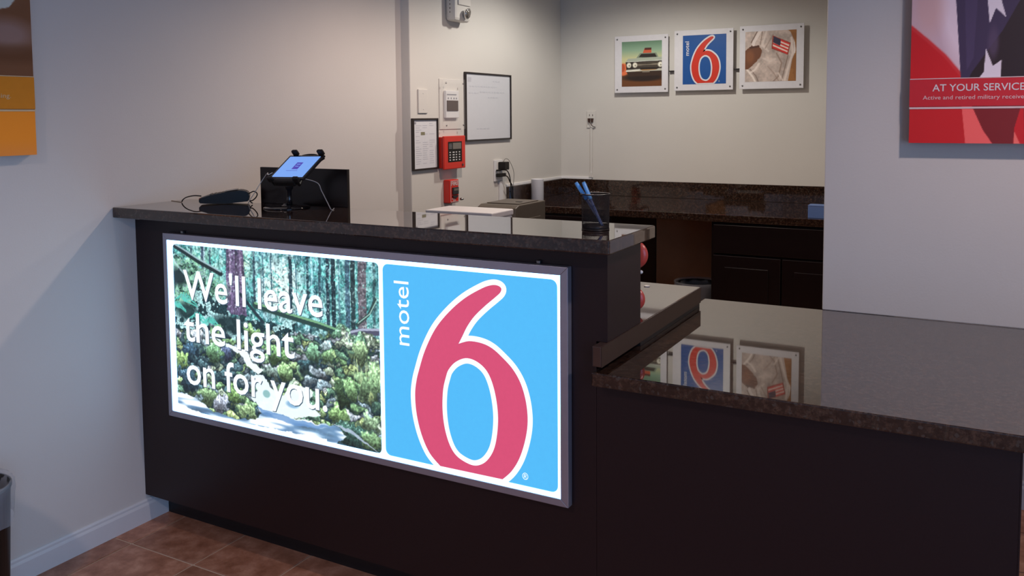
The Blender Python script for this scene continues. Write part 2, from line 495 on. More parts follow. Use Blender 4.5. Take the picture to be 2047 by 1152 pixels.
struct('ceiling', MB().box(-.12, 4.72, -4.72, YB+.12, CE, CE+.1), M['ceil'])
# floor: grout bed with separate tiles on it
floor = MB().box(-.12, 4.72, -4.72, YB+.12, -.1, -.0035).build('floor', M['grout'], None, kind='structure')
TX, TY, TS, G = 0.1045, -0.146, 0.3165, 0.0072
def tile_mesh(w_, h_):
    b = MB(); b.box(0, w_, 0, h_, -.0035, 0.0, bev=.0012, seg=1)
    me = bpy.data.meshes.new('tile'); bmesh.ops.recalc_face_normals(b.bm, faces=b.bm.faces[:]); b.bm.to_mesh(me); b.bm.free(); me.materials.append(M['tile']); return me
tm_full = tile_mesh(TS-G, TS-G); tm_cut = tile_mesh(TX-G/2-.001, TS-G); tm_kick = {}
n_t = 0
def put_tile(me, x, y):
    o = bpy.data.objects.new('tile', me); COL.objects.link(o); o.parent = floor; o.location = (x, y, 0)
rest = MB()
for j in range(-14, 12):
    y = TY + j*TS + G/2
    near = -9 <= j <= 0
    for i in range(-1, 15):
        x = .001 if i < 0 else TX + i*TS + G/2
        if y + TS > YB: continue
        if near and i <= 9 or (i in (8, 9, 10) and 3 <= j <= 5):
            put_tile(tm_cut if i < 0 else tm_full, x, y)
        else:
            rest.box(x, x + ((TX-G/2-.001) if i < 0 else TS-G), y, y+TS-G, -.0035, 0.0)
rest.build('tile_field', M['tile'], floor, kind='stuff', label='remaining brown floor tiles away from the counter')

# baseboards
def baseboard(name, p0, p1, nrm, h=.085, t=.013):
    """profile run along p0-p1, nrm = direction into the room"""
    p0, p1, nrm = Vector(p0), Vector(p1), Vector(nrm)
    prof = [(0, 0), (t, 0), (t, h*.74), (t*.8, h*.80), (t*.62, h*.84), (t*.62, h*.93), (t*.3, h), (0, h)]
    b = MB(); n = len(prof)
    V = [p0 + nrm*a + Vector((0, 0, z)) for a, z in prof] + [p1 + nrm*a + Vector((0, 0, z)) for a, z in prof]
    b._add(V, [tuple(range(n)), tuple(range(n, 2*n))[::-1]] + [(i, (i+1) % n, n+(i+1) % n, n+i) for i in range(n)])
    return b.build(name, M['trim'], None, kind='structure')
baseboard('baseboard_left', (0, -4.6, 0), (0, .092, 0), (1, 0, 0))
baseboard('baseboard_passage', (2.58, 1.66, 0), (4.6, 1.66, 0), (0, -1, 0), h=.11)

# ================================================================== BAR COUNTER
bar = thing('reception_bar', 'tall espresso-brown reception bar with the lit sign on its front', 'counter', (0.95, .12, 0))
b = MB(); b.box(.001, 1.86, 0.0, .25, .103, .8475); b.box(.001, 1.89, 0.0, .25, .9185, 1.1715)
b.box(.001, 1.86, 0.0, .25, .8475, .9185)
b.build('front_panel', M['laminate'], bar)
MB().box(.014, 1.86, .092, .24, 0, .103).build('toe_kick', M['laminate_dark'], bar)
MB().box(1.8895, 1.8925, -.0005, .2505, .9190, 1.1710).build('end_panel', M['laminate'], bar)
bt = MB().box(.0015, 1.937, -.095, .252, 1.1717, 1.2096, bev=.004).build('bar_worktop', M['granite'], None)
props(bt, 'long polished dark granite slab on top of the tall bar', 'worktop')

# low counter
low = thing('low_counter', 'low espresso-brown transaction counter under the poster wall', 'counter', (2.36, .45, 0))
MB().box(1.861, 2.855, 0.0, .97, .103, .8095).build('front_panel', M['laminate'], low)
MB().box(1.861, 2.84, .092, .95, 0, .103).build('toe_kick', M['laminate_dark'], low)
MB().box(2.8555, 2.859, -.001, .97, .103, .8095).build('side_panel', M['laminate'], low)
lt = MB().box(1.8675, 3.35, -.0526, .9945, .8100, .8475, bev=.0035).build('low_worktop', M['granite'], None)
props(lt, 'wide polished speckled granite slab on the low right-hand counter', 'worktop')

# inner desk behind the bar
dk = thing('staff_desk', 'brown laminate staff desk behind the bar end, one step above low granite', 'desk', (1.0, .55, 0))
b = MB().prism([(.003, .2525), (1.8945, .2525), (1.8945, .851), (.003, .851)], .8620, .9180, bev=.003)
b.build('desktop', M['edge'], dk)
MB().box(1.8947, 1.8957, -.048, .851, .8625, .9172).build('edge_band', plain('desk_edge_band', (.045, .022, .013), .45, var=.1), dk, label='dark brown edge band')
MB().box(1.868, 1.8945, -.048, .2525, .8620, .9180, bev=.003).build('desktop_end', M['edge'], dk)
MB().box(.003, 1.892, .2525, .848, .8480, .8619).build('substrate', M['laminate_dark'], dk)
for x in (.05, 1.0, 1.80): MB().box(x, x+.02, .26, .80, 0, .8479).build('support_panel', M['laminate_dark'], dk)
sd = thing('side_desk', 'dark desk run along the left wall carrying the printers', 'desk', (.5, 1.5, 0))
MB().box(.003, .97, .853, 1.68, .880, .9180, bev=.002).build('desktop', M['espresso'], sd)
MB().box(.058, .97, 1.692, 2.30, .880, .9180, bev=.002).build('desktop_return', M['espresso'], sd)
MB().box(.06, .92, .90, .92, 0, .8799).build('support_panel', M['laminate_dark'], sd)
MB().box(.06, .92, 2.25, 2.27, 0, .8799).build('support_panel', M['laminate_dark'], sd)

# ================================================================== SIGN
SY = -.027
sg = thing('backlit_sign', 'large framed backlit sign on the bar front with forest stream photo and red 6', 'sign', (.98, -.014, .447))
X0, X1, Z0, Z1 = .180, 1.7876, .447, 1.1187
IX0, IX1, IZ0, IZ1 = .199, 1.7635, .468, 1.0945
MB().box(X0+.004, X1-.004, SY+.006, -.0005, Z0+.004, Z1-.004).build('back_tray', M['alu'], sg)
for nm, pts in (('frame_top', [(X0, Z1), (X1, Z1), (IX1, IZ1), (IX0, IZ1)]), ('frame_bottom', [(X0, Z0), (X1, Z0), (IX1, IZ0), (IX0, IZ0)]),
                ('frame_side', [(X0, Z0), (X0, Z1), (IX0, IZ1), (IX0, IZ0)]), ('frame_side', [(X1, Z0), (X1, Z1), (IX1, IZ1), (IX1, IZ0)])):
    MB().prism(pts, SY, -.002, axis='y', bev=.0015).build(nm, M['alu'], sg)
for x in (.262, 1.69): MB().box(x-.006, x+.006, -.012, -.001, Z1, Z1+.010, bev=.002).build('mounting_clip', M['steel'], sg)
yl = SY + .0045       # face plane of the print
FX0, FX1, FZ0, FZ1 = .227, 1.146, .481, 1.0825
BX0, BX1, BZ0, BZ1 = 1.161, 1.7545, .482, 1.0815
# white border with two rounded windows
b = MB()
def loop(pts):
    vs = [b.bm.verts.new((x, yl-.0012, z)) for x, z in pts]
    return [b.bm.edges.new((vs[i], vs[(i+1) % len(vs)])) for i in range(len(vs))]
ed = loop([(IX0-.001, IZ0-.001), (IX1+.001, IZ0-.001), (IX1+.001, IZ1+.001), (IX0-.001, IZ1+.001)]) + loop(rrect(FX0, FX1, FZ0, FZ1, .016)) + loop(rrect(BX0, BX1, BZ0, BZ1, .020))
bmesh.ops.triangle_fill(b.bm, use_beauty=True, use_dissolve=False, edges=ed)
b.build('white_border', M['e_white'], sg)
# logo panel
RED = [(0.2947,-0.0324),(0.23,0.0239),(0.1823,0.1107),(0.1533,0.2129),(0.1448,0.3118),(0.1533,0.385),(0.1721,0.4514),(0.2112,0.5588),(0.276,0.6763),(0.3595,0.7717),(0.4532,0.8501),(0.552,0.908),(0.6048,0.9284),(0.6405,0.9302),(0.661,0.9182),(0.6559,0.8978),(0.6286,0.8722),(0.569,0.8228),(0.5077,0.7649),(0.4651,0.7087),(0.4344,0.6525),(0.414,0.6167),(0.4753,0.6371),(0.5486,0.6354),(0.6082,0.6167),(0.6661,0.5775),(0.7223,0.5281),(0.7649,0.4634),(0.7922,0.3782),(0.8007,0.2845),(0.7871,0.1925),(0.7547,0.0954),(0.7104,0.0221),(0.6593,-0.029)]
HOLE = [(0.3543,0.4787),(0.3952,0.5213),(0.4549,0.5486),(0.5145,0.5417),(0.569,0.5077),(0.6031,0.4532),(0.6269,0.3714),(0.6371,0.276),(0.6286,0.1772),(0.6065,0.1005),(0.5639,0.0409),(0.5111,0.0119),(0.4583,0.0136),(0.3952,0.0392),(0.3543,0.0886),(0.3254,0.1704),(0.3135,0.2675),(0.3186,0.368),(0.3373,0.4395)]
def w6(L): return [(1.19+u*.587, .503+v*.587) for u, v in L]
RW = smooth2(w6(RED), 5, corners=(0, 21, 33)); HW = smooth2(w6(HOLE), 5)
def numeral(parent, tf, y, mw, mr, mb, ow, step=.0004):
    """white-edged red 6 made of stacked flat films; tf maps sign coordinates to the target panel"""
    T = lambda L: [tf(x, z) for x, z in L]
    def ribbon(name, A, B, yy, lab):
        b = MB(); A, B = T(A), T(B); n = len(A)
        for i in range(n):
            j = (i+1) % n
            V = [(A[i][0], yy, A[i][1]), (A[j][0], yy, A[j][1]), (B[j][0], yy, B[j][1]), (B[i][0], yy, B[i][1])]
            b._add(V, [(0, 1, 2, 3)])
        bmesh.ops.remove_doubles(b.bm, verts=b.bm.verts[:], dist=1e-6)
        b.build(name, mw, parent, label=lab)
    def filled(name, L, yy, mat, lab):
        b = MB(); L = T(L); P_ = [L[0]]
        for q in L[1:]:
            if (q[0]-P_[-1][0])**2+(q[1]-P_[-1][1])**2 > 1e-9: P_.append(q)
        vs = [b.bm.verts.new((x, yy, z)) for x, z in P_]
        ed = [b.bm.edges.new((vs[i], vs[(i+1) % len(vs)])) for i in range(len(vs))]
        bmesh.ops.triangle_fill(b.bm, use_beauty=True, use_dissolve=False, edges=ed)
        b.build(name, mat, parent, label=lab)
    ribbon('numeral_outline', RW, poly_offset(RW, ow), y-step, 'white outline of the 6')
    filled('numeral', RW, y-2*step, mr, 'red numeral 6')
    ribbon('numeral_inner_outline', HW, poly_offset(HW, -ow), y-3*step, 'white outline inside the 6')
    filled('numeral_opening', poly_offset(HW, -ow*.98), y-4*step, mb, 'blue opening of the 6')
flat('logo_panel', rrect(BX0-.004, BX1+.004, BZ0-.004, BZ1+.004, .016), yl, M['e_blue'], sg, label='backlit light blue logo panel')
numeral(sg, lambda x, z: (x, max(z, IZ0+.001)), yl, M['e_text'], M['e_red'], M['e_blue'], .0160, step=.0002)
# the white edge must lie over the red at the foot of the 6
UP, RT = Vector((0, 0, 1)), Vector((1, 0, 0))
lettering('lettering', 'motel', (1.2575, yl-.0012, .8365), UP, -RT, .196, .0545, M['e_text'], sg, bold=.0)
lettering('lettering', '®', (1.642, yl-.0012, .500), RT, UP, .019, .019, M['e_text'], sg)
for s_, x, z, wd in (("We'll leave", .278, .889, .643), ('the light', .273, .738, .523), ('on for you.', .279, .5815, .652)):
    lettering('lettering_shadow', s_, (x+.0028, yl-.0018, z-.0028), RT, UP, wd, .1035, M['e_line'], sg, bold=.009)
    lettering('lettering', s_, (x, yl-.0024, z), RT, UP, wd, .1035, M['e_text'], sg, bold=.009)
lettering('lettering', '®', (.914, yl-.0012, .640), RT, UP, .017, .017, M['e_text'], sg)

# forest stream photograph
def forest():
    P = Paint(430, 282, 7); U, V = P.U, P.V
    n1, n2, n3 = P.noise(14, 10, 4), P.noise(60, 40, 2), P.noise(90, 9, 2)
    fine = P.noise(210, 140, 1); j1, j2 = P.noise(30, 22, 3), P.noise(30, 22, 3)
    # distance: teal foliage haze, dark gaps
    base = np.array([96, 160, 168])*np.ones((P.H, P.W, 3)); P.I = base
    P.blend(np.clip((n1-.46)*4, 0, 1)*.9, (176, 226, 222))
    P.blend(np.clip((.50-n2)*3.2, 0, 1), (34, 84, 92))
    P.blend(np.clip((n3-.52)*4, 0, 1)*.6, (190, 224, 236))
    P.blend(np.clip((.42-n3)*5, 0, 1)*.7, (28, 62, 76))
    P.ell(.56, .80, .10, .16, (226, 240, 236), soft=.9, a=.75); P.ell(.36, .90, .05, .10, (214, 236, 200), soft=.9, a=.6)
    P.ell(.17, .86, .09, .14, (140, 200, 170), soft=.9, a=.5)
    P.ell(.92, .72, .14, .26, (72, 130, 128), soft=.9, a=.5)
    # conifer sprays
    for _ in range(260):
        x, y = P.rng.rand(), .56+.44*P.rng.rand(); s = .012+.03*P.rng.rand(); d = P.rng.choice([-1, 1])
        c = [(104, 196, 190), (70, 150, 150), (150, 214, 208), (44, 112, 108)][P.rng.randint(4)]
        x0, x1 = int(max(0, (x-2.4*s)*P.W)), int(min(P.W, (x+2.4*s)*P.W)+1); y0, y1 = int(max(0, (1-y-2*s)*P.H)), int(min(P.H, (1-y+2*s)*P.H)+1)
        if x1-x0 < 2 or y1-y0 < 2: continue
        u = (U[y0:y1, x0:x1]-x)*d*P.asp; v = V[y0:y1, x0:x1]-y+u*.55
        k = (np.abs(v) < .0035+.010*np.clip(1-u/(2.4*s), 0, 1)*(fine[y0:y1, x0:x1] > .45)) & (u > 0) & (u < 2.6*s)
        P.I[y0:y1, x0:x1][k] = P.I[y0:y1, x0:x1][k]*.25+np.array(c)*.75
    # trunks
    for x, w_, c, a, v0 in ((.105, .006, (52, 74, 92), .8, .8), (.165, .008, (56, 66, 92), .8, .72), (.205, .006, (36, 56, 72), .8, .72), (.175, .004, (190, 210, 230), .6, .75),
                        (.43, .006, (42, 60, 74), .85, .70), (.475, .004, (60, 92, 108), .8, .66), (.515, .004, (50, 80, 96), .8, .68), (.605, .008, (24, 44, 56), .9, .70), (.632, .003, (66, 104, 120), .8, .6),
                        (.685, .006, (30, 56, 66), .9, .70), (.74, .006, (34, 58, 72), .8, .66), (.775, .007, (28, 44, 58), .9, .62), (.80, .009, (20, 38, 48), .9, .60),
                        (.825, .004, (78, 110, 124), .8, .6), (.862, .010, (58, 86, 104), .95, .60), (.885, .010, (24, 34, 40), .8, .60), (.925, .018, (98, 82, 92), .85, .60), (.975, .006, (60, 84, 92), .7, .6)):
        e = (j1-.5)*.006
        k = (np.abs(U-x+e-(V-1)*.004) < w_) & (V > v0) & (fine+j2*.6 > .38)
        P.blend(k*a, np.array(c)*(.75+.5*n2[..., None]))
    k = (np.abs(U-.335+(j1-.5)*.008) < .052-(V-.7)*.03) & (V > .62)
    P.blend(k*.95, (np.array((84, 70, 100))*(.55+.9*P.noise(120, 5, 2)[..., None])))
    P.line([(.31, 1.), (.308, .74)], .007, (176, 160, 190), .6); P.line([(.362, 1.), (.366, .72)], .006, (150, 130, 165), .6)
    hf = P.noise(205, 136, 1)*.6+P.noise(110, 74, 1)*.4
    P.I = P.I*(.62+.80*hf)[..., None]; P.blend(np.clip((hf-.66)*5, 0, 1)*.6, (200, 232, 228)); P.blend(np.clip((.33-hf)*6, 0, 1)*.5, (22, 48, 58))
    # left slope
    k = P.poly([(-.1, .98), (.10, .90), (.26, .74), (.30, .60), (.60, .62), (.80, .58), (1.05, .60), (1.05, .40), (-.1, .40)], jit=(j1, j2, .09))
    dk = P.noise(46, 34, 3)
    tex = np.where(dk[..., None] > .5, np.array((150, 192, 196)), np.array((26, 52, 58)))*(.6+.8*fine[..., None])
    P.blend(k*np.clip((U < .62)*1.+.55, 0, 1), tex)
    gk = P.ell(.08, .84, .11, .10, soft=.6)+P.ell(.05, .68, .07, .08, soft=.6)+P.ell(.24, .76, .06, .06, soft=.6)
    P.blend(np.clip(gk, 0, 1)*.65*(fine > .35), np.array((122, 180, 140))*(.6+.7*n2[..., None]))
    P.ell(.03, .80, .05, .05, (20, 34, 40), soft=.7, a=.9); P.ell(.30, .56, .10, .05, (22, 44, 48), soft=.7, a=.9)
    P.ell(.07, .60, .06, .05, (24, 50, 52), soft=.7, a=.9)
    for x, y, s in ((.06, .66, .09), (.13, .56, .08), (.02, .62, .06), (.20, .55, .07)):
        for q in range(7):
            a0 = -1.0+q*.45; P.line([(x, y), (x+s*.5*math.sin(a0)/1.5, y+s*.55*math.cos(a0)), (x+s*math.sin(a0)/1.3, y+s*.35*math.cos(a0)-.02)], .0045, (84, 190, 178), .8)
    P.line([(-.02, 1.0), (.06, .955), (.14, .905), (.26, .845)], .014, (22, 36, 40), .95); P.line([(-.02, 1.01), (.06, .967), (.14, .918), (.26, .858)], .005, (166, 196, 206), .8)
    P.line([(.36, .74), (.42, .66), (.47, .60)], .010, (24, 40, 50), .9); P.line([(.0, .90), (.08, .80)], .006, (180, 210, 220), .6)
    # fallen log
    P.line([(.43, .690), (.60, .655), (.73, .630), (.86, .595)], .018, (36, 62, 60), 1); P.line([(.43, .703), (.60, .667), (.73, .642), (.84, .612)], .006, (120, 172, 128), .9)
    P.line([(.85, .60), (.91, .625), (1.02, .640)], .018, (72, 74, 96), 1); P.line([(.86, .612), (.92, .638), (1.02, .654)], .006, (176, 184, 206), .8)
    P.line([(.98, .80), (.95, .72), (.90, .66)], .009, (40, 60, 58), .9); P.line([(.985, .80), (.955, .725), (.905, .67)], .003, (160, 200, 190), .8)
    # boulder field: cells with lit mossy tops
    g1, g2 = P.noise(150, 100, 2), P.noise(70, 46, 2); grain = .30+1.40*(.55*g1+.45*fine)
    w1, w2 = P.noise(22, 15, 3), P.noise(22, 15, 3); wa, wb = P.noise(60, 40, 2), P.noise(60, 40, 2)
    N = 420; cx = P.rng.rand(N)*1.1-.05; cy = P.rng.rand(N)**.75*.62-.04
    wob_u, wob_v = (w1-.5)*.07+(wa-.5)*.018, (w2-.5)*.07+(wb-.5)*.018
    d = np.full((N, P.H, P.W), 9., np.float32)
    for i in range(N): d[i] = np.hypot((U+wob_u-cx[i])*P.asp*.8, (V+wob_v-cy[i])*1.25)
    o = np.argpartition(d, 1, axis=0)[:2]; d0 = np.take_along_axis(d, o[:1], 0)[0]; d1 = np.take_along_axis(d, o[1:2], 0)[0]
    w0 = np.where(d0 <= d1, o[0], o[1]); f1, f2 = np.minimum(d0, d1), np.maximum(d0, d1)
    pal = np.array([(168, 204, 146), (136, 182, 130), (190, 216, 150), (150, 176, 190), (112, 158, 132), (196, 210, 224), (154, 196, 150), (84, 118, 128), (120, 170, 140), (176, 200, 176)])
    pi = P.rng.randint(0, len(pal), N); left = cx < .45; pi[left & (P.rng.rand(N) < .35)] = 7; pi[left & (P.rng.rand(N) < .2)] = 3
    cc = pal[pi][w0]*1.0; top = np.clip((V+wob_v-cy[w0]+(g2-.5)*.02)/.030, -1, 1); edge = np.clip((f2-f1)/.013, 0, 1)
    sh = (.30+.80*np.clip(.55+.6*top, 0, 1))*(.38+.62*edge)
    bc = cc*sh[..., None]*grain[..., None]+np.clip(g1-.60, 0, 1)[..., None]*420*top.clip(0, 1)[..., None]*np.array((.9, 1., .95))
    bc = np.where(bc.mean(-1, keepdims=True) < 60, bc*.8+np.array((4, 14, 22)), bc)
    lim = .50+.11*np.clip((U-.42)*2.6, 0, 1)+(w1-.5)*.16
    P.blend(np.clip((lim-V)/.012, 0, 1), bc)
    P.warp = ((w1-.5)*2.2+(wa-.5)*.9, (w2-.5)*2.2+(wb-.5)*.9)
    # named boulders
    for x, y, rx, ry, c, rot in ((.905, .525, .045, .060, (158, 194, 146), 0), (.955, .36, .050, .09, (146, 188, 140), 0), (.845, .29, .050, .085, (74, 104, 74), .5), (.865, .31, .022, .07, (138, 182, 128), .5),
                                 (.815, .165, .040, .045, (150, 194, 128), 0), (.155, .125, .055, .050, (150, 190, 140), 0), (.235, .085, .042, .052, (176, 186, 206), .4), (.385, .07, .055, .060, (160, 196, 142), -.5),
                                 (.085, .37, .048, .050, (66, 100, 124), 0), (.20, .375, .046, .050, (110, 156, 116), 0), (.275, .395, .022, .05, (84, 100, 134), 0), (.03, .30, .035, .06, (150, 192, 120), 0), (.05, .19, .05, .08, (58, 88, 106), 0),
                                 (.535, .435, .060, .050, (124, 172, 112), 0), (.30, .15, .035, .05, (134, 178, 110), 0), (.57, .335, .036, .040, (134, 172, 120), 0), (.50, .33, .035, .04, (150, 178, 170), 0),
                                 (.87, .055, .090, .065, (58, 92, 84), 0), (.955, .06, .045, .05, (130, 170, 124), 0), (.94, .16, .045, .05, (160, 196, 156), 0), (.24, .50, .030, .035, (140, 188, 130), 0), (.42, .54, .05, .03, (140, 184, 124), 0),
                                 (.70, .47, .04, .04, (120, 168, 136), 0), (.77, .47, .035, .04, (140, 186, 134), 0), (.66, .40, .03, .04, (60, 92, 100), 0), (.72, .37, .04, .03, (150, 168, 180), -.4), (.76, .52, .03, .03, (170, 196, 200), 0)):
        rim = P.ell(x, y-.010, rx*1.06, ry*1.04, soft=.3, rot=rot); P.blend(rim*.7, (24, 44, 50))
        mk = P.ell(x, y, rx, ry, soft=.22, rot=rot)
        t = np.clip((V-y+(g2-.5)*.04)/ry, -1, 1); s_ = (.36+.78*np.clip(.5+.65*t, 0, 1))*grain
        P.blend(mk, np.array(c)*s_[..., None]+(np.clip(g1-.6, 0, 1)*280*np.clip(t, 0, 1))[..., None])
    P.warp = None
    for q in range(40):
        x = .88+.11*P.rng.rand(); y = .40+.10*P.rng.rand(); P.line([(x, y), (x+.002, y-.03-.05*P.rng.rand())], .0016, (200, 226, 170), .5)
    # water
    wn = P.noise(8, 34, 2)
    P.poly([(.22, .47), (.30, .44), (.36, .42), (.33, .40), (.26, .44)], (232, 244, 248), jit=(j1, j2, .02), a=.9)
    P.poly([(.33, .44), (.385, .42), (.41, .37), (.46, .33), (.44, .30), (.385, .34), (.35, .39)], (226, 238, 246), jit=(j1, j2, .025), a=.95)
    P.poly([(.40, .29), (.46, .30), (.50, .24), (.55, .21), (.62, .28), (.70, .26), (.68, .20), (.74, .15), (.66, .10), (.58, .09), (.44, .10), (.40, .16), (.43, .22)], (222, 236, 246), jit=(j1, j2, .04), a=.95)
    P.ell(.475, .20, .018, .022, (110, 160, 160), soft=.3, a=.8); P.ell(.60, .17, .03, .02, (90, 140, 180), soft=.5, a=.7)
    k = P.poly([(-.05, .11), (.12, .085), (.20, .03), (.33, .02), (.42, .045), (.46, .10), (.62, .09), (.80, .10), (.84, .06), (.76, -.05), (-.05, -.05)], jit=(j1, j2, .03))
    P.blend(k*.95, np.array((118, 158, 200))*(.55+.75*wn[..., None])); P.blend(k*np.clip((wn-.46)*5, 0, 1), (240, 248, 252))
    P.poly([(.42, .12), (.62, .085), (.80, .09), (.62, .05), (.47, .075)], (92, 134, 184), jit=(j1, j2, .02), a=.8)
    P.poly([(-.05, .04), (.25, -.005), (.5, .01), (.75, .02), (.75, -.05), (-.05, -.05)], (238, 246, 252), jit=(j1, j2, .03), a=.9)
    P.poly([(.78, .11), (.86, .10), (.93, .05), (1.0, .0), (.88, .07), (.80, .10)], (176, 190, 214), jit=(j1, j2, .02), a=.8)
    P.I = (P.I-120)*1.10+134
    return P
raster('photo_print', forest(), FX0-.003, FX1+.003, FZ0-.003, FZ1+.003, yl, M['e_forest'], sg, gain=1.0, label='backlit forest stream photograph')

# ================================================================== BAR TOP OBJECTS
ZT = 1.2098
# tablet on stand
tb = thing('tablet_stand', 'black round-based stand with spring clamp gripping the tilted tablet', 'stand', (.603, .162, ZT))
MB().lathe([(.001, 0), (.080, 0), (.0815, .0025), (.075, .006), (.045, .0085), (.018, .011), (.013, .016), (.001, .016)], (.603, .162, ZT), n=48).build('base', M['gloss'], tb)
eb = Vector((.150, -.0125, .004)); es = Vector((.0057, .088, .065))
c0 = Vector((.609, .085, 1.3255))           # bottom-left corner of the lit screen
nb, ns = eb.normalized(), es.normalized(); nn = nb.cross(ns).normalized()
ctr = c0 + eb*.5 + es*.5
MB().lathe([(.011, 0), (.0095, .02), (.0085, .05), (.013, .056), (.016, .066), (.016, .075)], (.616, .160, ZT+.012), n=20, close=True).build('stem', M['gloss'], tb)
MB().lathe([(.002, -.016), (.012, -.012), (.0165, 0), (.012, .012), (.002, .016)], (.621, .153, ZT+.095), n=20).build('ball_joint', M['chrome'], tb)
MB().tube([(.621, .153, ZT+.09), ctr - nn*.022], .011, 12).build('neck', M['black'], tb)
hb, hs = eb.length/2+.012, es.length/2+.010
MB().obox(ctr - nn*.020, nb*.045, ns*.040, nn*.006, bev=.003).build('clamp_plate', M['black'], tb)
for sx in (-1, 1):
    for sy in (-1, 1):
        p = ctr + nb*(sx*hb*.72) + ns*(sy*(hs+.008))
        arm = MB(); arm.tube([ctr - nn*.018 + nb*(sx*.03), p - nn*.020, p - nn*.004, p + nn*.008], .0055, 10); arm.obox(p + nn*.004, nb*.013, ns*.006, nn*.011, bev=.004)
        arm.build('clamp_arm', M['black'], tb)
MB().obox(ctr - ns*(hs+.006) - nn*.010, nb*.05, ns*.010, nn*.012, bev=.005).build('clamp_jaw', M['black'], tb)
MB().tube([ctr + ns*(hs+.002) - nn*.012 + nb*(.045*math.cos(a)) + ns*(.014*math.sin(a)) for a in [math.pi*i/10 for i in range(11)]], .0035, 8).build('top_handle', M['black'], tb)
tp = thing('tablet', 'small tablet with bright blue start screen held in the black stand', 'tablet', tuple(ctr))
MB().obox(ctr - nn*.0045, nb*(hb), ns*(hs), nn*.0040, bev=.003).build('body', M['gloss'], tp)
MB().obox(ctr + nn*.0001, eb*.5, es*.5, nn*.0004).build('screen', M['e_screen'], tp, label='glowing light blue screen')
MB().obox(ctr + nn*.0008 + nb*.003 + ns*.004, nb*.0145, ns*.018, nn*.0003).build('screen_icon', M['e_icon'], tp, label='purple square icon')
for i, (dx, dz, wd) in enumerate(((-.008, .008, .017), (-.0075, -.003, .016))):
    MB().obox(ctr + nn*.0012 + nb*(.003) + ns*(.004+dz), nb*wd*.5, ns*.0014, nn*.0002).build('icon_mark', M['e_screen'], tp)
MB().obox(ctr + nn*.0008 - nb*.004 - ns*.022, nb*.028, ns*.0007, nn*.0002).build('caption_line', M['e_icon'], tp)
cb = MB().tube(smooth_path([c0 + es*.2 - nb*.016, c0 + es*.15 - nb*.034 + Vector((0, 0, -.004)), (.545, .130, 1.334), (.505, .150, 1.312), (.478, .155, 1.287), (.440, .17, 1.258), (.395, .19, 1.228), (.375, .20, 1.213)], 8), .0013, 8).build('tablet_charging_cable', M['white'], None)
props(cb, 'thin white cable running from the tablet down to the card reader', 'cable')
cb = MB().tube(smooth_path([ctr + nb*.03 - ns*.035 - nn*.02, (.744, .160, 1.304), (.766, .160, 1.274), (.791, .160, 1.235), (.806, .160, 1.2125), (.795, .185, 1.2120), (.780, .205, 1.2120)], 8), .0015, 8).build('security_tether', M['cardgrey'], None)
props(cb, 'grey tether cable hanging from the tablet to the right of its stand', 'cable')
# card terminal (lying on its back, keypad up)
ct = thing('card_terminal', 'black card payment terminal lying on the bar left of the tablet', 'card terminal', (.27, .17, ZT))
Td = Vector((.135, .125, 0)); Td.normalize(); Tn = Vector((-Td.y, Td.x, 0))
base = Vector((.205, .125, ZT))
def tpt(a, s, z): return base + Td*a + Tn*s + Vector((0, 0, z))
b = MB(); prof = [(0, .006), (0, .022), (.03, .032), (.085, .043), (.150, .050), (.172, .044), (.180, .030), (.176, .008), (.10, .002), (.02, .004)]
V = [tpt(a, -.038, z) for a, z in prof] + [tpt(a, .038, z) for a, z in prof]; n = len(prof)
b._add(V, [tuple(range(n)), tuple(range(n, 2*n))[::-1]] + [(i, (i+1) % n, n+(i+1) % n, n+i) for i in range(n)])
bmesh.ops.bevel(b.bm, geom=b.bm.edges[:], offset=.003, segments=2, affect='EDGES')
b.build('body', M['black'], ct)
sl = (tpt(.150, 0, .050)-tpt(.03, 0, .032)).normalized(); sn = Tn.cross(sl)*-1
if sn.z < 0: sn = -sn
for r in range(4):
    for c_ in range(3):
        MB().obox(tpt(.030, 0, .033)+sl*(.012+r*.014)+Tn*(-.02+.02*c_)+sn*.001, sl*.0045, Tn*.0075, sn*.0018, bev=.0008).build('key', M['darkgrey'], ct)
MB().obox(tpt(.085, 0, .0440)+sl*.030+sn*.0015, sl*.024, Tn*.028, sn*.0010, bev=.0006).build('display', M['lcd'], ct, label='grey display')
MB().obox(tpt(.003, 0, .018), Td*.004, Tn*.026, Vector((0, 0, .005)), bev=.001).build('card_slot', plain('orange_slot', (.32, .07, .03), .3), ct, label='reddish card slot')
for pts in ([tpt(.004, .018, .028), (.178, .130, ZT+.030), (.150, .130, ZT+.027), (.120, .133, ZT+.020), (.100, .137, ZT+.011), (.0915, .139, ZT+.003)],
            [tpt(.172, -.01, .034), (.385, .200, ZT+.042), (.405, .200, ZT+.0485), (.421, .200, ZT+.041), (.416, .200, ZT+.028), (.398, .200, ZT+.015), (.384, .200, ZT+.012), (.392, .205, ZT+.003)]):
    c_ = MB().tube(smooth_path(pts, 8), .0022, 8).build('terminal_cable', M['black'], None)
    props(c_, 'black cable looping out to the left of the card terminal' if pts[1][0] < .2 else 'short black cable curl at the right end of the card terminal', 'cable')
c_ = MB().tube(smooth_path([(.002, .165, ZT+.0012), (.05, .152, ZT+.0012), (.088, .141, ZT+.0012)], 6), .0010, 6).build('thin_wire', plain('tan_wire', (.25, .15, .06), .5), None)
props(c_, 'thin tan wire on the bar between wall and cable loop', 'wire')
# dark upright panel behind the tablet
pb = thing('privacy_panel', 'dark brown upright panel rising behind the bar and tablet', 'panel', (.585, .27, .9182))
MB().box(.377, .794, .262, .276, .9182, 1.3445, bev=.0015).build('board', M['espresso'], pb)
for x in (.42, .73): MB().box(x, x+.04, .2765, .36, .9182, .924, bev=.001).build('foot', M['black'], pb)

